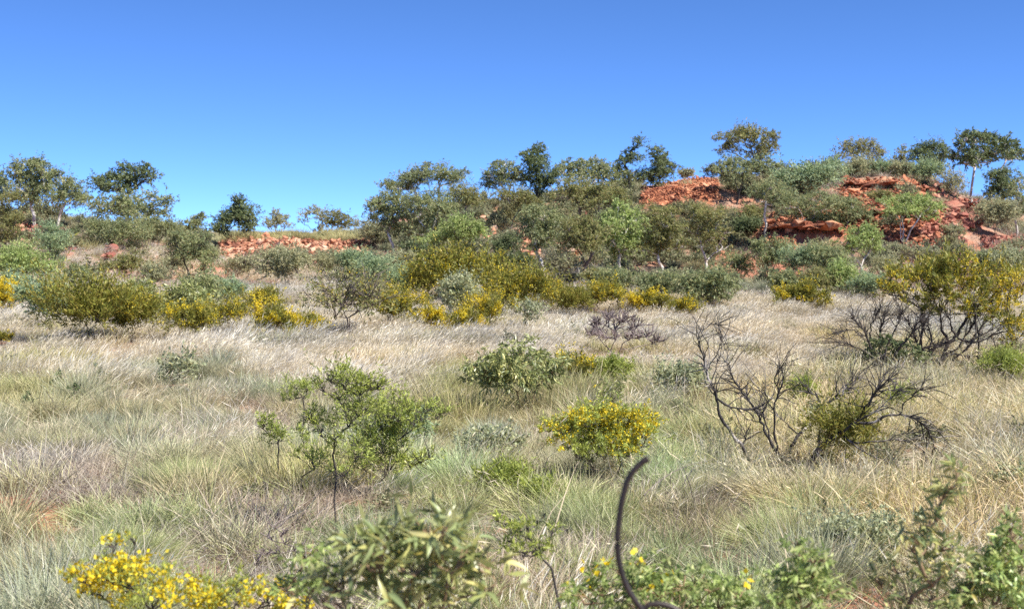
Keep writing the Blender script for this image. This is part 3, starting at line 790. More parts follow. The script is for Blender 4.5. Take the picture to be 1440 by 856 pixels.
outcrop('large stepped red rock face with a dark overhang below the hilltop shrubs', [(1090, 288, 1235, 334), (1070, 310, 1120, 350), (1180, 255, 1300, 300), (1230, 300, 1330, 350)], 290, 1300, .55, M_rock3, 3,
        slab=[((1085, 322), (1165, 322), 12, 1.1, .9), ((1228, 300), (1292, 304), 10, 1.2, .9), ((1190, 262), (1300, 268), 16, .7, .3)])
outcrop('dark red boulders spilling down below the big white gum', [(1330, 284, 1380, 325), (1290, 315, 1360, 335), (1300, 252, 1335, 275)], 150, 500, .5, M_rock2, 4, slab=[((1335, 290), (1380, 300), 8, .9, .5)])
outcrop('small red crag between the tree trunks at the bare white gum', [(18, 292, 70, 312), (25, 322, 62, 345)], 60, 160, .5, M_rock2, 5)
outcrop('red boulder lying in pale grass beside a brown shrub', [(146, 352, 160, 368), (90, 345, 105, 358)], 14, 20, .75, M_rock2, 6)
outcrop('red rocks peeping through dense olive trees at mid hill', [(768, 278, 800, 296), (808, 302, 832, 322)], 50, 80, .5, M_rock2, 7)
outcrop('pale orange slabs in the gap under the dark blue green bush', [(675, 326, 695, 342), (730, 330, 758, 368), (790, 355, 815, 368)], 60, 120, .7, M_rock, 8)
outcrop('orange rock showing through a gum crown near the slope edge', [(556, 315, 582, 330), (675, 298, 712, 312)], 30, 50, .6, M_rock, 9)
outcrop('low red stones around the twin stem trees at the hill foot', [(1000, 345, 1060, 380), (1055, 318, 1080, 345)], 50, 200, .35, M_rock, 10)
outcrop('scattered red stones on the bare patch below the boulders', [(1380, 335, 1440, 362), (1300, 340, 1360, 356), (1210, 340, 1290, 362)], 70, 260, .32, M_rock2, 11)
outcrop('few pinkish stones on bare soil below the black stemmed shrub', [(240, 368, 300, 392), (195, 380, 225, 396), (250, 350, 266, 372)], 34, 120, .3, M_rock, 12)

# ---------------------------------------------------------------- trees of the hill
T = tree
T('gum with two bare white trunks standing on the red crag', 'gum', (49, 326), '36,232,12 58,232,11 22,243,9 30,262,15 50,258,16 42,280,14 24,276,10 62,248,10', thick=1.1)
T('spreading gum with forked white limbs behind the pale round sapling', 'gum', (80, 324), '72,248,11 82,262,14 98,262,13 92,280,14 108,278,12 122,284,9 72,282,9 85,245,8', thick=1.1)
T('sliver of a tree cut by the frame above the red crag', 'dark', (3, 302), '4,245,7 2,258,8 6,268,5 1,275,6', Y=101)
T('olive tree cut by the frame beneath the skyline gums', 'olive', (8, 352), '5,285,10 18,280,9 10,300,11 22,310,9 5,320,10 20,330,8 2,338,8', name='wattle_tree')
T('tall dark green tree with rounded crown lobes, skyline peak of its group', 'dark', (180, 325), '140,260,11 152,250,8 160,263,12 175,236,11 178,250,13 192,240,11 201,252,11 213,250,8 207,234,6 180,270,9 150,268,8', name='bloodwood_tree', Y=99)
T('olive gum with wide hanging crown in front of the tall dark tree', 'gum', (186, 336), '142,287,12 165,284,13 190,288,13 215,278,13 229,285,11 206,300,12 150,299,10 178,302,10 232,298,7')
T('low scrubby tree on two short black stems', 'gum', (222, 347), '205,320,10 225,315,12 240,318,10 252,325,9 214,330,8', bark=B_dark)
T('thin crowned tree with a lone round tuft beside the ledge', 'gum', (268, 350), '283,304,8 274,313,8 262,320,10 275,327,10 264,332,8')
T('broad grey green tree on a pair of black stems above bare soil', 'gum', (264, 398), '245,330,10 262,335,13 280,342,13 255,355,14 275,360,14 292,334,10 295,360,10 245,372,8 287,378,8 250,345,10', bark=B_dark)
T('small very dark green tree leaning over the end of the ledge', 'dark', (317, 350), '336,285,9 330,295,10 342,299,10 352,310,9 325,310,10 312,318,9 304,323,6 345,318,7 320,331,4 350,323,5', name='bloodwood_tree', Y=94, dens=1.25)
T('smallest pale round tree alone on the skyline grass', 'grey', (388, 334), '385,312,8 395,308,8 401,318,7 379,320,7 390,303,6', Y=112, name='wattle_tree')
T('thin twiggy pale tree on the plateau beside a rounder one', 'grey', (446, 334), '430,305,7 440,298,7 425,312,5 452,303,7 455,315,7 448,325,6', Y=111, dens=.75, name='wattle_tree')
T('rounder olive tree sharing the plateau with the thin twiggy one', 'olive', (476, 332), '470,303,8 485,308,8 495,316,6 478,318,8 466,315,7', Y=111, name='wattle_tree')
T('wide skyline gum reaching toward the empty sky over the slope edge', 'gum', (592, 330), '543,258,7 553,269,9 568,252,10 590,242,10 602,235,7 600,250,10 581,263,10 562,264,8', Y=99)
T('open crowned gum with thin bare forks against the sky', 'gum', (613, 335), '620,238,9 630,246,9 617,252,7 645,249,8 651,242,5 636,258,5', Y=98, dens=.9)
T('grey green gum at the outer edge of the dense grove', 'gum', (556, 366), '525,296,10 535,285,12 555,280,13 530,306,10 550,300,14 570,295,12 545,320,10')
T('large leafy gum in the middle of the dense grove', 'gum', (600, 364), '582,283,12 600,290,14 620,281,12 615,300,13 590,308,13 576,326,12 605,325,12 634,300,10')
T('brownish round crowned tree poking above the grove', 'olive', (654, 335), '645,272,12 662,270,11 655,288,12 669,285,10', name='wattle_tree')
T('pale green low gum at the grove front', 'fresh', (645, 368), '640,315,11 660,318,12 675,327,11 645,332,10 625,332,11 603,342,10', dens=.9, bark=B_grey)
T('bushy skyline gum with knobbly lobes beside the tallest of its pair', 'gum', (714, 302), '700,232,9 692,246,10 710,241,10 703,256,10 720,256,11 735,251,9 687,261,8 718,229,5 731,243,8', Y=98)
T('narrow tall gum rising to a single tuft near the ridge middle', 'dark', (752, 296), '757,207,6 746,216,7 735,219,5 755,223,10 750,236,11 762,233,11 771,246,9 760,256,11 746,253,9 774,257,7 757,266,8', Y=98, dens=.85)
T('brown olive tree in front of the tall narrow gum', 'olive', (718, 322), '705,275,11 722,278,12 740,281,12 730,293,11 756,286,9', name='wattle_tree')
T('broad flat topped clump of skyline gum before the two slim trees', 'gum', (822, 292), '790,241,9 805,233,10 820,233,10 840,229,9 856,236,9 800,249,11 820,251,12 840,249,12 858,249,10 787,253,9 871,241,8 880,251,8 870,263,9', Y=99)
T('slim skyline tree topped by one dark round tuft', 'dark', (886, 278), '897,199,7 893,209,6 880,215,6 885,223,8 895,223,6 878,229,6', Y=99, dens=.8)
T('slim skyline tree with ragged crown at the foot of the orange mound', 'dark', (919, 280), '918,213,7 933,217,7 925,228,9 938,228,8 930,241,9 915,246,8 938,246,8 945,236,6 905,251,8 925,256,7', Y=98, dens=.8)
T('yellow green canopy tree above the mid hill rocks', 'olive', (806, 348), '800,268,12 820,266,13 840,276,13 860,271,12 789,276,9 815,286,12 850,289,10 876,286,9', name='wattle_tree', dens=1.1)
T('olive gum with short white trunk above the big yellow bushes', 'gum', (766, 396), '745,300,12 765,305,13 785,315,13 740,318,12 760,331,12 780,336,12 750,346,10', thick=1.1)
T('tangled gum with grey crooked branches above the yellow bushes', 'olive', (820, 402), '800,320,13 820,331,14 840,326,12 810,346,13 835,351,12 795,351,10 826,310,10', bark=B_grey, thick=1.1)
T('bright green gum standing out in the middle of the wooded slope', 'fresh', (870, 392), '870,290,11 885,301,12 860,305,13 880,321,14 896,319,11 850,323,13 870,339,13 890,341,12 901,333,9 845,341,9 872,356,8', maxleaf=11000)
T('olive gum with two leaning white trunks over grey grass', 'olive', (929, 391), '915,320,12 935,315,12 950,326,12 920,341,13 940,346,13 925,358,9 906,351,8 960,346,8 945,301,11 926,301,10', bark=B_white, thick=1.1)
T('thin crowned gum with dark forking limbs at the foot of the hill', 'olive', (993, 388), '975,300,12 995,311,13 1010,306,12 980,326,13 1005,331,12 985,346,9 1020,326,10 966,321,10 1016,346,7', bark=B_white, dens=.75)
T('dark blue green bush tree between olive gums and yellow bushes', 'dark', (714, 388), '700,345,10 715,350,11 725,340,9 705,361,9 735,366,9 746,374,8 720,372,8', name='bloodwood_tree')
T('very dark leafy sapling inside the grove front', 'dark', (588, 392), '575,350,9 590,345,9 601,355,9 586,363,9 611,350,6 590,378,7', name='bloodwood_tree')
T('tallest flat topped tree of the hilltop beside the orange mound', 'olive', (1052, 262), '1025,198,10 1040,190,10 1055,190,10 1072,188,9 1085,196,9 1030,211,8 1070,211,10 1080,216,8 1092,190,5 1055,205,8 1012,212,4 1090,206,5 1060,222,8', Y=104, dens=.95, bark=B_grey)
T('pale green gum just below the tallest flat topped tree', 'gum', (1036, 288), '1020,229,11 1035,226,12 1050,236,12 1065,236,11 1080,241,10 1028,246,11 1045,251,9 1010,241,7 1076,226,9 1091,233,6', dens=.9, bark=B_dark)
T('slender gum with long straight white trunk on the slope', 'gum', (1077, 338), '1070,268,11 1085,262,11 1096,273,11 1064,281,10 1085,286,12 1101,286,8', trunkfrac=.95)
T('olive gum growing on the rock face above the overhang', 'gum', (1128, 326), '1110,290,12 1130,286,12 1150,281,12 1166,291,12 1181,286,9 1121,306,10 1146,303,9', dens=.8)
T('small gum with a bent white stem on the rock face', 'gum', (1188, 324), '1185,291,11 1200,288,11 1211,299,10 1196,306,10 1219,306,7', dens=.9)
T('hazy thin crowned tree on the skyline behind hilltop shrubs', 'olive', (1210, 250), '1185,210,8 1200,205,8 1215,207,9 1230,208,8 1241,216,7 1195,222,8 1220,223,8 1236,229,6 1174,223,6', Y=112, dens=.65, bark=B_dark)
T('narrow egg shaped small tree on the skyline', 'olive', (1266, 248), '1268,213,7 1265,222,8 1258,231,6 1270,232,6', Y=108)
T('flat wide dark tree linked crown to crown with the big white gum', 'dark', (1316, 262), '1285,212,8 1298,210,9 1315,210,9 1328,218,8 1290,223,9 1306,226,8 1300,239,7 1321,241,6 1326,226,6', Y=102, dens=.9)
T('big spreading gum with long white limbs on the ridge', 'dark', (1366, 288), '1355,195,9 1370,192,9 1390,196,9 1412,201,9 1426,210,9 1431,222,9 1350,209,8 1375,211,11 1395,213,11 1415,221,10 1355,226,10 1372,231,9 1340,223,7 1440,221,7 1386,226,9', Y=94, bark=B_white, thick=1.0, stems=3, fill=1.2)
T('dense dark rounded tree crowding under the big white gum', 'dark', (1408, 306), '1400,249,10 1415,246,10 1408,263,12 1421,263,10 1398,271,9 1413,276,9', name='bloodwood_tree', dens=1.1)
T('gum with two white trunks cut by the frame under the ridge', 'gum', (1430, 332), '1433,255,7 1437,280,9 1430,275,7 1420,298,8 1440,300,8', trunkfrac=.9)
T('round gum on a fan of white stems before the dark red cave', 'fresh', (1273, 346), '1245,286,10 1262,280,10 1280,280,11 1300,286,11 1316,292,9 1255,296,9 1275,298,11 1295,301,10 1311,304,7', stems=5, thick=1.0, dens=.95)
T('yellowish green gum with thin white trunk below the rock face', 'fresh', (1211, 392), '1205,325,12 1220,320,11 1229,333,10 1190,339,12 1210,343,13 1226,349,10 1195,353,8', dens=.95)
T('pale mint green round sapling below the forked white gum', 'blue', (72, 388), '70,325,10 80,335,11 62,340,10 75,350,11 65,362,9 83,368,7', name='gum_sapling', cat='tree')
S = shrub
# hill shrubs
S('mid green shrub under the spreading gum, beside the black hollow', 'gum', (120, 308, 162, 346))
S('tall feathery green shrub under the wide hanging olive gum', 'gum', (152, 310, 196, 352), dens=1.1)
S('olive shrub beside the short black stems', 'gum', (190, 314, 216, 350))
S('pale olive shrub under the tree with the lone round tuft', 'grey', (283, 345, 312, 385))
S('brown leafed low shrub in pale hill grass', 'olive', (132, 368, 164, 392), dens=.8)
S('green dome shrub in pale hill grass beside a brown leafed one', 'olive', (160, 358, 202, 392))
S('grey dome shrub above bare soil on the open hillside', 'grey', (226, 362, 258, 392))
S('purplish twiggy brush at the foot of the ledge', 'grey', (318, 358, 372, 396), dens=.5, bark=B_twig, twigs=2)
S('black burnt hollow bush beside the spreading gum', 'dark', (94, 322, 108, 336), dens=1.4)
S('large round grey green shrub in front of the long ledge', 'grey', (368, 346, 442, 408), dens=1.25)
S('grey green shrub between the ledge end and the dead twiggy bush', 'grey', (440, 350, 482, 398))
S('pale green shrub where the ledge meets the grove', 'blue', (478, 352, 522, 402), dens=.9)
S('grey rounded bush at the bottom edge of the grove near the ledge', 'grey', (508, 314, 546, 350))
S('sage shrub behind the dead twiggy bush', 'blue', (505, 362, 552, 412))
S('silvery twiggy shrub before the grove', 'grey', (545, 352, 580, 402), dens=.7, twigs=1, bark=B_grey)
S('small dark brown bush on the plateau grass above the ledge', 'dark', (436, 329, 460, 340), Y=101, dens=.9)
S('low spiky shrub on top of the orange mound', 'grey', (950, 238, 978, 256), Y=99)
S('dark spiky twig bush between the mound and the tallest tree', 'dark', (985, 230, 1020, 256), Y=103, dens=.35, twigs=2)
S('big rounded grey green shrub on the crest beside the tallest tree', 'blue', (1098, 232, 1172, 288), dens=1.1, maxleaf=9000)
S('sage crest shrub adjoining the big rounded one', 'blue', (1152, 226, 1192, 262), Y=99)
S('second sage crest shrub, below the hazy skyline tree', 'grey', (1186, 226, 1226, 258), Y=99)
S('third sage crest shrub, between hazy tree and egg shaped tree', 'blue', (1220, 228, 1256, 256), Y=99)
S('fourth sage crest shrub, beneath the egg shaped tree', 'grey', (1250, 228, 1290, 256), Y=98)
S('fifth sage crest shrub, beneath the flat wide dark tree', 'blue', (1284, 228, 1322, 262), Y=97)
S('thin grey brush on the skyline between dark tree and big gum', 'grey', (1320, 245, 1356, 284), dens=.6, twigs=1)
S('silver grey spiky bush at the shoulder of the ridge', 'grey', (1374, 284, 1426, 332), dens=1.1)
S('little silver mound bush on the red slope', 'grey', (1325, 318, 1358, 336))
S('small green bush on top of the rock face steps', 'olive', (1225, 268, 1255, 290))
S('small bush clinging to the middle of the rock face', 'gum', (1142, 298, 1186, 326), dens=.8)
S('dark shade loving shrub beside the slender straight trunk', 'dark', (1030, 305, 1072, 335))
S('green shrub under the pale gum on the crest slope', 'olive', (1040, 290, 1076, 322))
S('yellowish scrub beneath the brightest green gum', 'olive', (820, 380, 856, 410))
for i, (bx, lb) in enumerate([((1238, 345, 1285, 368), 'grey dry bush at the mouth of the cave'), ((1285, 350, 1330, 372), 'grey dry bush on the flat below the red slope'), ((1325, 345, 1375, 368), 'grey dry bush beside scattered red stones'), ((1370, 352, 1412, 372), 'grey dry bush nearest the bare red patch'), ((1405, 340, 1440, 366), 'grey dry bush cut by the frame under the gum pair')]):
    S(lb, 'grey', bx, dens=.8, bark=B_twig, twigs=1, group='grey dry bushes below the red slope')
# shrub belt at the foot of the hill
S('tall grey green shrub heading the belt below the overhang', 'gum', (1058, 336, 1112, 394), dens=1.05)
S('pale sage shrub directly below the overhang', 'blue', (1100, 342, 1152, 400), dens=1.05)
S('sage shrub between the overhang and the yellowish gum', 'gum', (1142, 346, 1192, 402))
S('low olive shrub at the grass edge before the sage belt', 'gum', (1078, 382, 1128, 420))
S('low dark green shrub behind the dome of yellow bloom', 'olive', (1126, 380, 1174, 420), dens=1.1)
S('bright light green shrub under the yellowish gum', 'fresh', (1160, 372, 1208, 420), bark=B_grey)
S('mint green shrub at the grass edge beside the bright one', 'blue', (1196, 386, 1250, 426))
S('grey shrub squeezed between mint shrub and golden wattle', 'grey', (1225, 360, 1265, 400))
S('grey green shrub behind the golden wattle crown', 'gum', (1362, 352, 1412, 384))
S('cream leaved shrub at the frame edge above the golden wattle', 'silver', (1404, 352, 1446, 396))
S('wide leafy shrub on the grass edge below the two white trunks', 'gum', (895, 384, 962, 430), dens=1.1)
S('leafy grey green shrub at the grass edge below thin crowned gum', 'gum', (955, 380, 1040, 436), dens=1.1)
S('dark grey twiggy brush behind the bank of yellow bushes', 'grey', (770, 356, 812, 402), dens=.4, twigs=2, bark=B_twig)
S('pale yellowish shrub at the frame edge under the olive tree', 'fresh', (-10, 342, 50, 405), bark=B_grey)
S('blue green bushy shrub behind the frame edge blossoms', 'blue', (28, 392, 98, 466), dens=1.15)
S('light green shrub above the frame edge blossoms', 'blue', (-5, 385, 48, 430))
S('frame edge shrub covered in yellow blossom', 'cassia', (-18, 398, 30, 448), flowers=.8, flower_zone='all')
S('low spray of yellow blossom in pale grass at the frame edge', 'cassia', (-12, 468, 16, 486), flowers=.6, flower_zone='all')
S('broad olive green senna without much bloom', 'cassia', (84, 402, 176, 486), dens=1.3, twigs=0)
S('olive senna with a little bloom beside the broad olive one', 'cassia', (150, 420, 222, 482), flowers=.12, dens=1.2)
S('drooping long leaved sapling between olive senna and yellow row', 'lance', (222, 398, 296, 462), dens=1.2, name='gum_sapling')
S('drooping sapling behind the olive sennas', 'lance', (162, 392, 218, 446), dens=1.2, name='gum_sapling')
S('pale leaved sapling above the yellow row', 'blue', (290, 394, 346, 432), dens=.9, name='gum_sapling')
S('loose yellow flowering bush beginning the yellow row', 'cassia', (232, 432, 300, 486), flowers=.35, dens=1.0)
S('dull yellow flowering bush with grass through it', 'cassia', (285, 420, 354, 476), flowers=.3, dens=.8, twigs=1)
S('brightest yellow bush of the row against pale grass', 'cassia', (350, 436, 424, 480), flowers=.75, dens=1.1, flower_zone='all')
S('small yellow bush ending the row by the dead twiggy bush', 'cassia', (408, 446, 462, 480), flowers=.5, dens=1.0)
S('half dead bush of fanned dark twigs with sparse yellow', 'olive', (438, 386, 548, 472), base=(488, 474), dens=.2, twigs=4, flowers=.1, leafr=1.9, thick=1.1)
S('yellow topped bush beside the fanned dark twigs', 'cassia', (520, 410, 592, 468), flowers=.45, dens=1.0)
S('bright golden bush low beside the cream sapling', 'cassia', (576, 436, 634, 472), flowers=.8, flower_zone='all')
S('golden bush at the foot of the cream sapling', 'cassia', (628, 440, 678, 476), flowers=.75, flower_zone='all')
S('largest dome shaped olive senna showing brown inner branches', 'cassia', (598, 356, 716, 432), base=(664, 426), dens=1.0, twigs=2, flowers=.16, thick=.8)
S('olive senna at the shaded side of the largest dome', 'cassia', (566, 376, 622, 430), flowers=.15)
S('sloping olive yellow senna below the dark blue green bush', 'cassia', (688, 382, 772, 452), flowers=.22, dens=1.1)
S('golden bush tucked under the largest dome', 'cassia', (655, 418, 716, 468), flowers=.5)
S('cream leaved upright sapling among the golden bushes', 'silver', (620, 392, 668, 460), dens=1.0, name='gum_sapling')
S('small cream sapling standing in front of the golden bushes', 'silver', (728, 424, 762, 470), dens=.55, name='gum_sapling')
S('rounded olive bush at the grass edge past the white trunk', 'cassia', (774, 410, 832, 448), dens=1.2)
S('dull yellow bush above the bare mauve shrub', 'cassia', (818, 400, 884, 442), flowers=.3)
S('low bright yellow streak of bush at the grass edge', 'cassia', (878, 414, 952, 442), flowers=.6)
S('faded yellow low bush beside the leafy grey green shrub', 'cassia', (940, 424, 986, 446), flowers=.3, dens=.7)
S('compact dome of yellow bloom isolated in pale grass', 'cassia', (1092, 404, 1170, 438), flowers=.7, flower_zone='all', dens=1.6)
S('grey green bush filling the gap between drooping saplings and pale leaved sapling', 'gum', (262, 388, 306, 436))
S('olive bush with scattered bloom behind the brightest yellow bush of the row', 'cassia', (340, 408, 402, 446), flowers=.25, dens=.8)
S('sage bush behind the yellow topped bush', 'blue', (540, 380, 588, 424))
S('bushy olive shrub closing the gap before the slender belt of white trunks', 'gum', (838, 378, 892, 420), dens=.9)
S('yellow bloomed bush between the largest dome and the rounded olive bush', 'cassia', (752, 398, 792, 442), flowers=.4)
S('low grey green bush below the black stemmed tree on the open hillside', 'grey', (196, 376, 240, 408))
S('grey green bush at the foot of the round mint shrub, beside open grass', 'gum', (84, 372, 130, 410), dens=.9)
S('pale olive bush between low red stones and the sage belt', 'gum', (1016, 352, 1062, 396), dens=.9)

# ---------------------------------------------------------------- plants of the plain
plant('golden_wattle', 'large golden wattle in bloom on black spreading limbs', 'shrub', 'cassia', (1318, 522),
      '1250,392,12 1268,390,16 1292,392,20 1320,386,20 1350,384,20 1380,396,20 1410,392,19 1300,416,17 1335,410,17 1365,412,16 1395,422,18 1422,432,16 1436,400,15 1440,462,14 1428,478,10 1405,452,13 1280,412,14 1385,445,12 1258,418,11 1360,440,10 1330,440,9 1415,495,9 1300,440,9 1238,405,9',
      seed=3, dens=1.15, bl=1.05, flower_zone='all', flowers=.62, stems=5, wood_name='stem', leaf_name='foliage', thick=1.3, sub=6, twigs=1, bark=B_dark, maxleaf=12000)
plant('wattle_bush', 'green skirt of foliage low under the black limbs of the golden wattle', 'shrub', 'dark', (1262, 522),
      '1225,492,10 1240,480,11 1258,494,12 1275,486,10 1290,498,10 1216,502,7 1300,508,8', seed=4, dens=.8, stems=4, wood_name='stem', leaf_name='foliage', thick=.5)
def bare_shrub(label, base, blobs, name='dead_shrub', seed=1, **kw):
    kw.setdefault('bark', B_dark); kw.setdefault('stems', 4)
    return plant(name, label, 'dead shrub', 'dark', base, blobs, seed=seed, bare=True, wood_name='stem', **kw)
bare_shrub('mauve leafless shrub with spreading fine twigs in the pale grass', (866, 504), '838,452,14 855,445,14 875,448,15 895,455,14 910,470,13 850,470,12 885,475,12 925,478,9 830,470,8', seed=6, twigs=4, sub=7, bark=B_twig, thick=.9, leafr=1.9)
bare_shrub('low sprawl of black twigs under the golden wattle branch', (1395, 505), '1365,480,12 1385,470,12 1410,480,12 1350,492,10 1430,490,9', seed=7, twigs=2, thick=.5)

def traced_shrub(label, name, cat, base, L, thick, ntwig, mat, seed, twig_len=(.12, .5)):
    """a leafless shrub: every main limb follows its outline in the photo, at its own depth"""
    h0 = hit(*base)[0]; Y0 = h0[1]; CLEAR.append((h0[0], h0[1] - .3, .9, 0)); CLEAR.append((h0[0] - .5, h0[1] - .2, .7, 0)); CLEAR.append((h0[0] + .5, h0[1] - .2, .7, 0))
    root = thing(name, label, cat, tuple(h0 - [0, 0, .05]))
    rs = np.random.default_rng(seed)
    w = Wood(); ends = []
    for pl, slope, r0, r1 in L:
        q = parse(pl); n = len(q)
        t = np.linspace(0, n - 1, n * 3); px = np.interp(t, np.arange(n), q[:, 0]) + rs.normal(size=len(t)) * .9; py = np.interp(t, np.arange(n), q[:, 1]) + rs.normal(size=len(t)) * .7
        up = np.clip((base[1] - py) / 150, 0, 1.3); Y = Y0 + slope * up + .25 * (slope if slope else .1)
        P = np.array([at(a, b, c) for a, b, c in zip(px, py, Y)]) - h0
        r = np.linspace(r0, r1, len(t)) * .5 * Y0 / F * thick * (1 + .15 * rs.normal(size=len(t)))
        w.tube(P, np.maximum(r, .0045), 7)
        for k in range(len(P) // 2, len(P)): ends.append((P[k], unit(P[k] - P[k - 2]), r[k]))
    link('stem', w.mesh('stem', mat), root)
    tw = Wood()
    for q in range(ntwig):
        p, d, r = ends[rs.integers(len(ends))]; ln = rs.uniform(*twig_len)
        d = unit(d + rs.normal(size=3) * .5); pts = [p]
        for k in range(4):
            d = unit(d + rs.normal(size=3) * .22 - np.array([0, 0, .05])); pts.append(pts[-1] + d * ln / 4)
        tw.tube(pts, np.linspace(min(.009, r * .8), max(.0035, Y0 / 1406 * .14), 5), 4)
    link('twig', tw.mesh('twig', mat), root)['kind'] = 'stuff'
LIMBS = [  # photo polyline, depth slope, start and end width in px
     ('1069,668 1053,640 1044,622 1030,606 1016,588 1009,562 1006,546 998,530 994,515 990,500 984,482 979,466', -.3, 4.0, 1.2),
     ('1044,622 1050,606', -.2, 2.2, .8), ('1006,546 1013,560 1030,568 1058,571', -.2, 2.2, 2.0), ('994,516 1003,500 1013,486 1017,468 1008,452', .3, 1.4, .5),
     ('990,503 997,480 986,462 999,450 1012,452', -.4, 1.3, .4), ('1000,535 1006,515 1010,498 1024,484', .2, 1.4, .4),
     ('1113,667 1110,650 1100,638 1086,622 1078,605 1070,588 1060,568 1048,550 1036,536 1028,520 1022,503', .5, 4.6, 1.0),
     ('1111,652 1113,622 1123,604 1140,592 1151,579 1155,568 1150,553 1141,546 1135,540', .9, 4.2, 1.2), ('1155,569 1170,559 1186,548 1200,536 1206,520', 1.1, 2.6, .8),
     ('1086,622 1080,600 1075,580 1073,554', .2, 2, .8), ('1092,630 1090,600 1087,570 1095,548 1090,528 1097,512', -.5, 2.4, .7), ('1122,605 1106,590 1092,578', .6, 1.6, .6),
     ('1087,572 1080,558 1074,540', -.5, 1.4, .5), ('1095,548 1102,530 1100,515', -.6, 1.3, .4),
     ('1136,662 1142,641 1152,622 1170,611 1186,602 1200,589 1212,578 1222,560 1233,545 1246,530 1262,520', -.6, 6.2, 1.0),
     ('1135,664 1139,645 1150,632 1164,616', -.3, 4.0, 2.2),
     ('1152,622 1153,600 1154,576 1166,560 1179,550 1193,536 1205,528', .2, 2.6, .8),
     ('1200,589 1224,590 1246,579 1266,577 1286,582 1300,592 1311,611 1319,642', -1.0, 3.2, .9), ('1266,578 1272,560 1286,546 1300,540', -1.2, 1.6, .6),
     ('1186,608 1206,618 1232,615 1262,612 1290,620 1312,640', -.8, 2.2, .7), ('1190,612 1216,631 1242,641 1270,651 1281,667', -1.1, 2.0, .6),
     ('1212,578 1226,556 1236,536 1247,518', .4, 2.0, .7), ('1232,546 1252,543 1276,540', -.2, 1.5, .6), ('1170,611 1186,588 1196,570 1206,548', .6, 2.0, .6),
     ('1186,602 1206,584 1230,574 1250,556 1262,545', -1.0, 2.0, .6), ('1300,592 1320,602 1338,622', -1.2, 1.3, .4), ('1311,611 1313,632 1306,655', -1.1, 1.2, .4)]
traced_shrub('large charred dead shrub with pale peeling limbs arching low to one side', 'dead_shrub', 'dead shrub', (1118, 664), LIMBS, 1.35, 560, B_dead, 77)
LIMBS2 = [('1318,520 1326,500 1334,478 1345,470 1352,455 1362,440 1375,432 1390,430', .6, 5, 1.6), ('1334,478 1325,462 1322,445 1325,428', -.5, 3, 1.2), ('1300,518 1306,500 1315,485 1334,478', -.4, 5, 3),
 ('1345,472 1370,480 1385,475 1400,465 1440,460', -.8, 3, 1), ('1304,516 1300,495 1290,480 1283,462 1275,445', -.9, 3.6, 1.2), ('1345,470 1337,455 1332,437', -.8, 2.4, 1), ('1365,478 1375,462 1395,440', .5, 2.4, 1),
 ('1318,505 1340,495 1365,498 1400,490', -1.0, 2.6, 1), ('1318,508 1350,505 1390,508 1420,500', -1.2, 2, .8), ('1326,500 1345,488 1358,470 1372,450 1378,430', .9, 2.6, 1), ('1306,500 1310,478 1305,455 1308,432', .4, 2.6, 1), ('1315,485 1300,465 1296,440', .8, 2, .8)]
traced_shrub('tangle of black leafless limbs inside and below the golden wattle crown', 'dead_shrub', 'dead shrub', (1316, 521), LIMBS2, 1.25, 300, B_dark, 78, (.3, .9))
LIMBS3 = [('1241,520 1232,500 1222,478 1212,458 1200,445', -.5, 3.4, 1), ('1241,518 1235,490 1238,460 1245,438', .5, 3, 1), ('1246,518 1262,490 1280,470 1292,450', -.8, 2.8, 1), ('1232,500 1215,490 1195,480 1180,478', -.6, 2.2, .8),
 ('1222,478 1225,455 1235,435', .7, 2, .8), ('1250,518 1268,500 1296,488 1320,480', .3, 2.4, .8), ('1236,510 1210,500 1186,502 1170,510', .4, 2, .8), ('1240,505 1250,480 1262,455 1266,438', -.3, 2.2, .8), ('1212,470 1200,462 1178,462', .2, 1.6, .6)]
traced_shrub('black leafless shrub with fanned twigs beside the golden wattle', 'dead_shrub', 'dead shrub', (1242, 521), LIMBS3, 1.2, 300, B_dark, 79, (.3, 1.0))

plant('gum_sapling', 'dense dark leaved sapling with one straight stem amid pale grass', 'shrub', 'lance', (736, 590),
      '730,492,18 706,502,16 752,506,17 682,518,15 722,524,18 662,530,10 764,530,13 700,540,14 786,514,11 796,504,7 742,540,11 655,520,7', seed=9,
      dens=1.0, bl=1.25, stems=3, wood_name='stem', leaf_name='foliage', bark=B_stem, leafscale=.62, leafparts=290, thick=.6, sub=6, maxleaf=5200)
S('small bush with one yellow patch behind the dense sapling', 'cassia', (788, 506, 836, 552), flowers=.35, dens=1.1)
S('fine leaved lime bush under the mauve leafless shrub', 'lime', (834, 502, 892, 552), dens=1.1)
S('few drooping dark leaves on a thin sapling above the yellow rounded bush', 'lance', (836, 530, 880, 590), dens=.35, leafscale=.6, name='gum_sapling')
plant('senna_bush', 'rounded senna with yellow flowers in front of the open grass, on dark splayed stems', 'shrub', 'lime', (862, 684),
      '790,605,15 815,598,17 845,592,19 870,588,17 895,600,17 906,622,14 830,622,18 860,618,18 886,636,14 800,625,14 772,604,9 815,642,12 850,640,12', seed=10,
      dens=1.0, bl=1.2, stems=6, wood_name='stem', leaf_name='foliage', flowers=.36, thick=.8, leafscale=.55, sub=7, maxleaf=12000, bark=B_dark, flsize=.8)
plant('wattle_sapling', 'tall thin green sapling with dark bare lower stem and feathery top', 'shrub', 'lime', (463, 757),
      '470,530,14 490,533,16 455,545,10 506,548,13 522,542,8 478,560,10 512,575,13 532,545,9 497,590,12 450,605,12 436,585,9 470,625,11 500,640,12 440,650,9 485,665,10', seed=12,
      dens=.45, bl=1.65, stems=0, trunkfrac=1.3, fill=1.2, wood_name='stem', leaf_name='foliage', leafscale=.75, thick=.36, sub=8, bark=B_dark, twigs=1, maxleaf=7000)
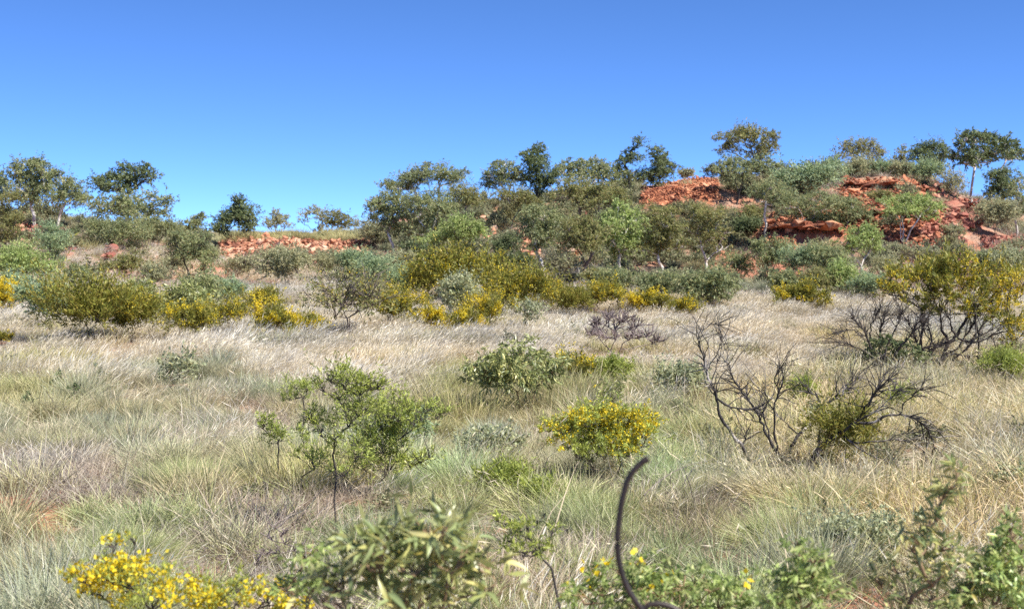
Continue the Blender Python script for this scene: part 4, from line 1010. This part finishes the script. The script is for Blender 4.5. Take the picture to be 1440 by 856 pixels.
plant('wattle_sapling', 'bushy green sapling leaning away behind the tall thin one', 'shrub', 'lime', (520, 700),
      '545,590,16 520,605,15 555,570,13 588,588,14 568,606,15 606,572,10 530,632,16 560,636,15 500,625,13 578,652,13 604,640,8 512,655,13 622,585,7 545,662,12', seed=13,
      dens=.42, bl=1.65, stems=5, wood_name='stem', leaf_name='foliage', leafscale=.8, thick=.42, sub=8, bark=B_dark, maxleaf=9000, twigs=1)
plant('wattle_sapling', 'short sapling tuft on a single thin stem behind the tall thin one', 'shrub', 'lime', (426, 640),
      '416,543,9 426,556,9 408,560,8 432,545,6', seed=14, dens=.5, bl=1.4, stems=1, wood_name='stem', leaf_name='foliage', leafscale=.7, thick=.5)
plant('wattle_sapling', 'lone yellowish tuft on a slim bare stem beside the spinifex hummock', 'shrub', 'lime', (394, 690),
      '374,588,9 386,604,10 396,617,8 378,620,7 370,600,6', seed=15, dens=.6, bl=1.4, stems=1, wood_name='stem', leaf_name='foliage', leafscale=.7, thick=.6)
plant('wattle_sapling', 'small sparse sapling just before the tall thin stem', 'shrub', 'lime', (424, 705),
      '424,612,9 436,632,11 442,655,10 420,640,7', seed=16, dens=.5, bl=1.4, stems=2, wood_name='stem', leaf_name='foliage', leafscale=.7, thick=.5)
S('dark broad leaved sapling beside the bushy green one', 'blue', (566, 578, 608, 642), dens=.9, leafscale=.8, name='gum_sapling')
S('sparse seedling of hanging grey leaves in the pale grass', 'silver', (222, 502, 286, 552), dens=.45, name='gum_sapling', leafscale=1.0)
S('feathery lime bush low in the middle of the near grass', 'lime', (668, 652, 748, 706), dens=1.2, leafscale=.7)
S('second feathery lime bush hugging the first, nearer the rod', 'lime', (736, 676, 792, 722), dens=.9, leafscale=.7)
S('mint green low herb patch before the dense sapling', 'silver', (636, 604, 744, 656), dens=1.2, leafscale=.6, stems=5)
S('pale mint herb mound behind the charred shrub', 'silver', (926, 514, 1000, 566), dens=1.0, leafscale=.6)
S('dark green bush inside the arching limbs of the charred shrub', 'cassia', (1148, 578, 1232, 664), dens=.9, leafscale=.8)
S('green tussock bush behind the middle of the charred shrub', 'lime', (1104, 528, 1154, 580), dens=1.2, leafscale=.7)
S('mint herb mound behind the peeling limbs', 'silver', (1125, 570, 1165, 605), dens=.8, leafscale=.6)
S('low green weed strip under the golden wattle edge', 'lime', (1376, 498, 1442, 540), dens=1.0)
S('grey mint shrublet in the curly grass at the frame edge', 'silver', (1396, 660, 1446, 704), dens=.9, leafscale=.6)
S('small leaved sage shrublet before the golden tussock', 'silver', (1148, 728, 1262, 800), dens=1.1, leafscale=.45, maxleaf=12000)
S('tiny leafy seedling in the nearest pale grass', 'lance', (1040, 735, 1075, 775), dens=.3, leafscale=.5, name='gum_sapling')
S('dark weed low in the golden grass beyond the charred shrub', 'lime', (1240, 545, 1290, 585), dens=.7, leafscale=.8)
plant('leaning_sapling', 'leaning slender sapling with separate lime tufts, near the rod', 'shrub', 'lime', (790, 840), '722,748,11 742,742,12 760,770,11 735,778,10 778,745,8 700,730,8 712,768,9', Y=9.0, seed=18, dens=.6, bl=1.3, stems=2, wood_name='stem', leaf_name='foliage', leafscale=.55, thick=.35)
bare_shrub('grey dead twigs beside the stem of the tall thin sapling', (420, 800), '385,735,16 400,760,16 375,775,14 430,780,14 440,800,10 360,790,10', Y=11.5, seed=19, bark=B_twig, twigs=1, thick=.3)
# nearest plants, tops only in the frame
plant('senna_bush', 'nearest yellow flowering senna spread along the bottom edge', 'shrub', 'lime', (265, 1010),
      '118,812,13 150,803,17 188,796,13 135,832,17 178,828,22 228,818,17 240,845,24 288,832,21 330,842,21 378,842,19 160,765,8 187,757,7 300,860,22 205,865,24 410,858,14 340,815,9', Y=7.5, seed=20,
      dens=.5, fill=1.0, bl=1.4, flowers=.17, flower_zone='all', stems=7, wood_name='stem', leaf_name='foliage', leafscale=.4, thick=.4, sub=6, maxleaf=12000, bark=B_dark, flsize=.75)
plant('gum_sapling', 'nearest broad leaved gum sapling with long curved leaves and reddish stems', 'shrub', 'lance', (565, 1130),
      '545,748,24 600,742,26 640,765,26 520,790,28 580,798,36 642,812,34 684,792,18 478,812,22 560,845,36 455,842,22 500,760,16 620,850,30 700,830,14', Y=5.4, seed=21,
      dens=.5, fill=1.1, bl=1.3, stems=7, hang=.3, wood_name='stem', leaf_name='foliage', leafscale=.46, thick=.26, sub=7, maxleaf=1100, bark=B_stem, leafparts=296)
plant('leafy_bush', 'blurred green bush at the bottom edge touching the rod', 'shrub', 'fresh', (930, 1010),
      '850,822,22 890,815,24 930,828,24 960,818,20 1000,822,20 1040,832,20 822,842,16 900,850,25 980,850,25 1030,860,20 858,795,12 902,790,10', Y=7.2, seed=22,
      dens=.5, bl=1.35, flowers=.02, stems=7, wood_name='stem', leaf_name='foliage', leafscale=.36, thick=.3, sub=6, maxleaf=9000, bark=B_stem)
plant('leafy_bush', 'upright blurred green shoot cluster on the bottom edge beyond the rod', 'shrub', 'fresh', (1120, 1050),
      '1125,765,12 1130,795,18 1105,815,18 1150,812,18 1125,840,24 1170,835,20 1090,845,20 1160,785,8', Y=6.4, seed=23,
      dens=.5, bl=1.35, stems=6, wood_name='stem', leaf_name='foliage', leafscale=.36, thick=.3, sub=6, maxleaf=7000, bark=B_stem)
plant('willow_sapling', 'tall near shoot with narrow leaves, tip standing over curly grass', 'shrub', 'lance', (1262, 1060),
      '1346,660,9 1338,684,9 1325,700,10 1318,728,12 1300,748,16 1322,768,18 1285,770,14 1300,800,20 1340,800,16 1262,800,14 1312,835,22 1265,840,18 1235,815,10', Y=6.6, seed=24,
      dens=.36, fill=1.1, bl=1.3, hang=.2, stems=4, wood_name='stem', leaf_name='foliage', leafscale=.36, thick=.35, sub=7, maxleaf=3400, bark=B_stem, leafparts=280)
plant('willow_sapling', 'wide near shrub with narrow leaves filling the bottom corner', 'shrub', 'fresh', (1400, 1040),
      '1400,768,16 1425,752,14 1375,790,16 1405,800,20 1438,790,16 1360,825,18 1395,838,24 1430,835,22 1425,730,8 1345,850,16', Y=6.8, seed=25,
      dens=.5, bl=1.35, stems=5, wood_name='stem', leaf_name='foliage', leafscale=.36, thick=.35, sub=7, maxleaf=3600, bark=B_stem, leafparts=240)
plant('leafy_bush', 'dim green leafy bush between yellow senna and nearest gum sapling', 'shrub', 'fresh', (445, 1000),
      '440,770,14 420,800,16 455,795,14 430,835,18 400,825,14', Y=7.0, seed=26, dens=.4, bl=1.3, stems=4, wood_name='stem', leaf_name='foliage', leafscale=.36, thick=.3, sub=6, maxleaf=4000, bark=B_stem)

# thin sprigs standing above the pale grass
for i, (x, y, lb) in enumerate([(80, 548, 'tall dark sprig in pale grass'), (133, 540, 'pair of dark leaf sprigs near the middle of the pale grass'), (104, 565, 'low dark sprig cluster in pale grass'), (40, 580, 'tiny dark sprig at the edge of yellowish grass')]):
    plant('sprig', lb, 'plant', 'dark', (x, y + 12), '%d,%d,5 %d,%d,4 %d,%d,4' % (x, y - 22, x + 7, y - 18, x - 5, y - 12), seed=30 + i, dens=.55, stems=1, wood_name='stem', leaf_name='foliage', leafscale=.6, thick=.4, sub=3)

# ---------------------------------------------------------------- spinifex hummocks one can single out
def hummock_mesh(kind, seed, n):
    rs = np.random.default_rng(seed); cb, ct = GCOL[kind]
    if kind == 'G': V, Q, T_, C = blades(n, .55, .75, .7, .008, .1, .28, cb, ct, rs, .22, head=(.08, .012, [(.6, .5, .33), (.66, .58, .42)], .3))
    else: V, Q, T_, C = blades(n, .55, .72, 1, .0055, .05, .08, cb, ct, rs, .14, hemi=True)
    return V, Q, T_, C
M_hum = leaf_material('spinifex_needle', .25, .5, .3)
HM = {k: [make_mesh('needles', *hummock_mesh(k, 900 + ord(k) + v, 3600), M_hum) for v in range(2)] for k in ('S', 'g', 'G')}
for i, (x, y, sx, sz, k, lb) in enumerate([
    (262, 690, 1.5, .85, 'g', 'wide fresh green spinifex hummock in the middle of the near grass'),
    (352, 688, 1.0, .85, 'S', 'dark grey green spinifex hummock touching the wide fresh one'),
    (60, 838, 1.7, .9, 'S', 'largest grey green spinifex hummock, before the bare red soil'),
    (180, 800, 1.1, .8, 'g', 'spinifex hummock behind the tallest yellow sprigs'),
    (110, 640, 1.6, .8, 'S', 'pale grey spinifex hummock beyond the bare red soil'),
    (30, 640, 1.1, .8, 'S', 'spinifex hummock cut by the frame beyond the bare red soil'),
    (330, 600, 1.5, .7, 'S', 'mauve grey spinifex hummock at the edge of the pale grass'),
    (200, 590, 1.5, .8, 'S', 'blue grey spinifex hummock behind the wide fresh one'),
    (680, 600, 1.2, .6, 'S', 'shaded spinifex hummock under the dense sapling'),
    (1110, 775, 1.4, .85, 'g', 'light green grass hummock in front of the golden tussock'),
    (1130, 712, 1.3, .9, 'G', 'golden curly tussock below the charred shrub'),
    (1195, 722, 1.0, .8, 'S', 'slim grey spinifex hummock beside the golden tussock'),
    (840, 735, 1.4, .8, 'g', 'green spiky hummock below the rounded senna'),
    (1000, 700, 1.0, .65, 'S', 'grey green hummock before the charred shrub'),
    (1100, 600, 1.0, .6, 'g', 'small green hummock between the charred limbs'),
    (880, 590, 1.2, .6, 'g', 'pale green hummock behind the rounded senna'),
    (940, 540, 1.1, .7, 'G', 'golden tussock beyond the pale mint mound'),
    (1330, 590, 1.4, .7, 'G', 'golden tussock beyond the arching tips of the charred shrub'),
    (640, 590, .9, .6, 'Y' and 'g', 'small pale green hummock beyond the bushy sapling')]):
    h = hit(x, y)[0]
    o = link('spinifex_hummock' if k != 'G' else 'grass_tussock', HM[k][i % 2], None, (h[0], h[1], h[2] - .03))
    o['label'] = lb; o['category'] = 'grass clump'; o['group'] = 'grass clumps standing out of the near ground'
    o.rotation_euler = (0, 0, rng.uniform(0, 6.28)); o.scale = (sx * .75, sx * .75, sz * .8)

# ---------------------------------------------------------------- fallen dry stick, stones, rod
def stick(pl, label, r, mat, lift=.25, name='dry_branch'):
    q = parse(pl); h = hit(q[:, 0], q[:, 1]); c = h.mean(0)
    n = len(h) * 4; t = np.linspace(0, len(h) - 1, n); P = np.stack([np.interp(t, np.arange(len(h)), h[:, k]) for k in range(3)], -1)
    P[:, 2] += lift + .08 * np.sin(t * 2.1); w = Wood(); w.tube(P - c, np.linspace(r, r * .35, n), 6)
    o = link(name, w.mesh(name, mat), None, tuple(c)); o['label'] = label; o['category'] = 'branch'
stick('905,735 960,700 1010,668', 'long pale dead stalk lying across the near green grass', .007, B_grey, .3)
stick('700,470 690,455 672,440', 'bleached bare stick poking from the golden bushes', .02, B_white, .5)

def rod():
    Y = 4.2; s = Y / F
    main = parse('912,644 905,648 897,655 888,665 882,676 878,690 873,712 870,735 868,762 870,788 876,812 885,832 896,848 903,857 906,900 905,1000')
    loop = parse('903,857 912,850 925,848 940,851 955,858 968,880 972,930 970,1000')
    g = float(H(at(905, 1000, Y)[0], Y))
    def world(pl, dy):
        P = np.array([at(a, b, Y + dy) for a, b, _ in [(q[0], q[1], 0) for q in pl]])
        P = np.concatenate([P, [[P[-1][0], P[-1][1], g - .1]]]); 
        t = np.linspace(0, len(P) - 1, len(P) * 6)
        Q = np.stack([np.interp(t, np.arange(len(P)), P[:, k]) for k in range(3)], -1)
        for _ in range(6): Q[1:-1] = (Q[:-2] + Q[1:-1] * 2 + Q[2:]) / 4
        return Q
    base = np.array([at(905, 1000, Y)[0], Y, g])
    m = bark_material('rusted_steel', [(.3, (.02, .016, .014)), (.55, (.04, .03, .026)), (.75, (.075, .055, .045))], 30, .5)
    m.node_tree.nodes['Principled BSDF'].inputs['Metallic'].default_value = .35
    m.node_tree.nodes['Bump'].inputs['Strength'].default_value = .12
    root = thing('bent_rod', 'dark rusty bent steel rod with a hooked tip rising from the bottom edge', 'rod', tuple(base))
    for nm, pl, dy, r in (('upright', main, 0, 4.4), ('loop', loop, .03, 4.2)):
        Q = world(pl, dy) - base; rr = np.full(len(Q), r * s); 
        if nm == 'upright': rr[:8] *= 1.15
        w = Wood(); w.tube(Q, rr, 14)
        # closed ends
        V = np.concatenate(w.V); Qd = np.concatenate(w.Q); c0 = Q[0]; V = np.concatenate([V, [c0]])
        T_ = [[(i + 1) % 14, i, len(V) - 1] for i in range(14)]
        link(nm, make_mesh(nm, V, Qd, T_, None, m, True), root)
rod()

def gravel():
    rs = np.random.default_rng(404); me = rock_mesh(5001, .6)
    v = np.array([x.co[:] for x in me.vertices]); f = np.array([p.vertices[:] for p in me.polygons if len(p.vertices) == 3])
    px = []; py = []
    for (cx, cy, rx, ry) in BARE[:3]:
        n = int(260 * rx * ry / 2500); px += list(rs.normal(cx, rx * .7, n)); py += list(rs.normal(cy, ry * .7, n))
    Pn = hit(px, np.clip(py, 600, 900)); Pn = Pn[~np.isnan(Pn[:, 1])]; Vs = []; Fs = []
    for q, P in enumerate(Pn):
        sz = .015 + .03 * rs.random() ** 3; a = rs.uniform(0, 6.28); c_, s_ = math.cos(a), math.sin(a)
        w = v * sz * rs.uniform(.7, 1.5, 3); Vs.append(np.stack([w[:, 0] * c_ - w[:, 1] * s_, w[:, 0] * s_ + w[:, 1] * c_, w[:, 2]], -1) + P + [0, 0, sz * .15]); Fs.append(f + q * len(v))
    o = link('gravel', make_mesh('gravel', np.concatenate(Vs), None, np.concatenate(Fs), None, M_rock)); o['kind'] = 'stuff'; o['label'] = 'small stones strewn over the bare red soil'
gravel()

# ---------------------------------------------------------------- grass last, so that it leaves room for the plants
scatter()
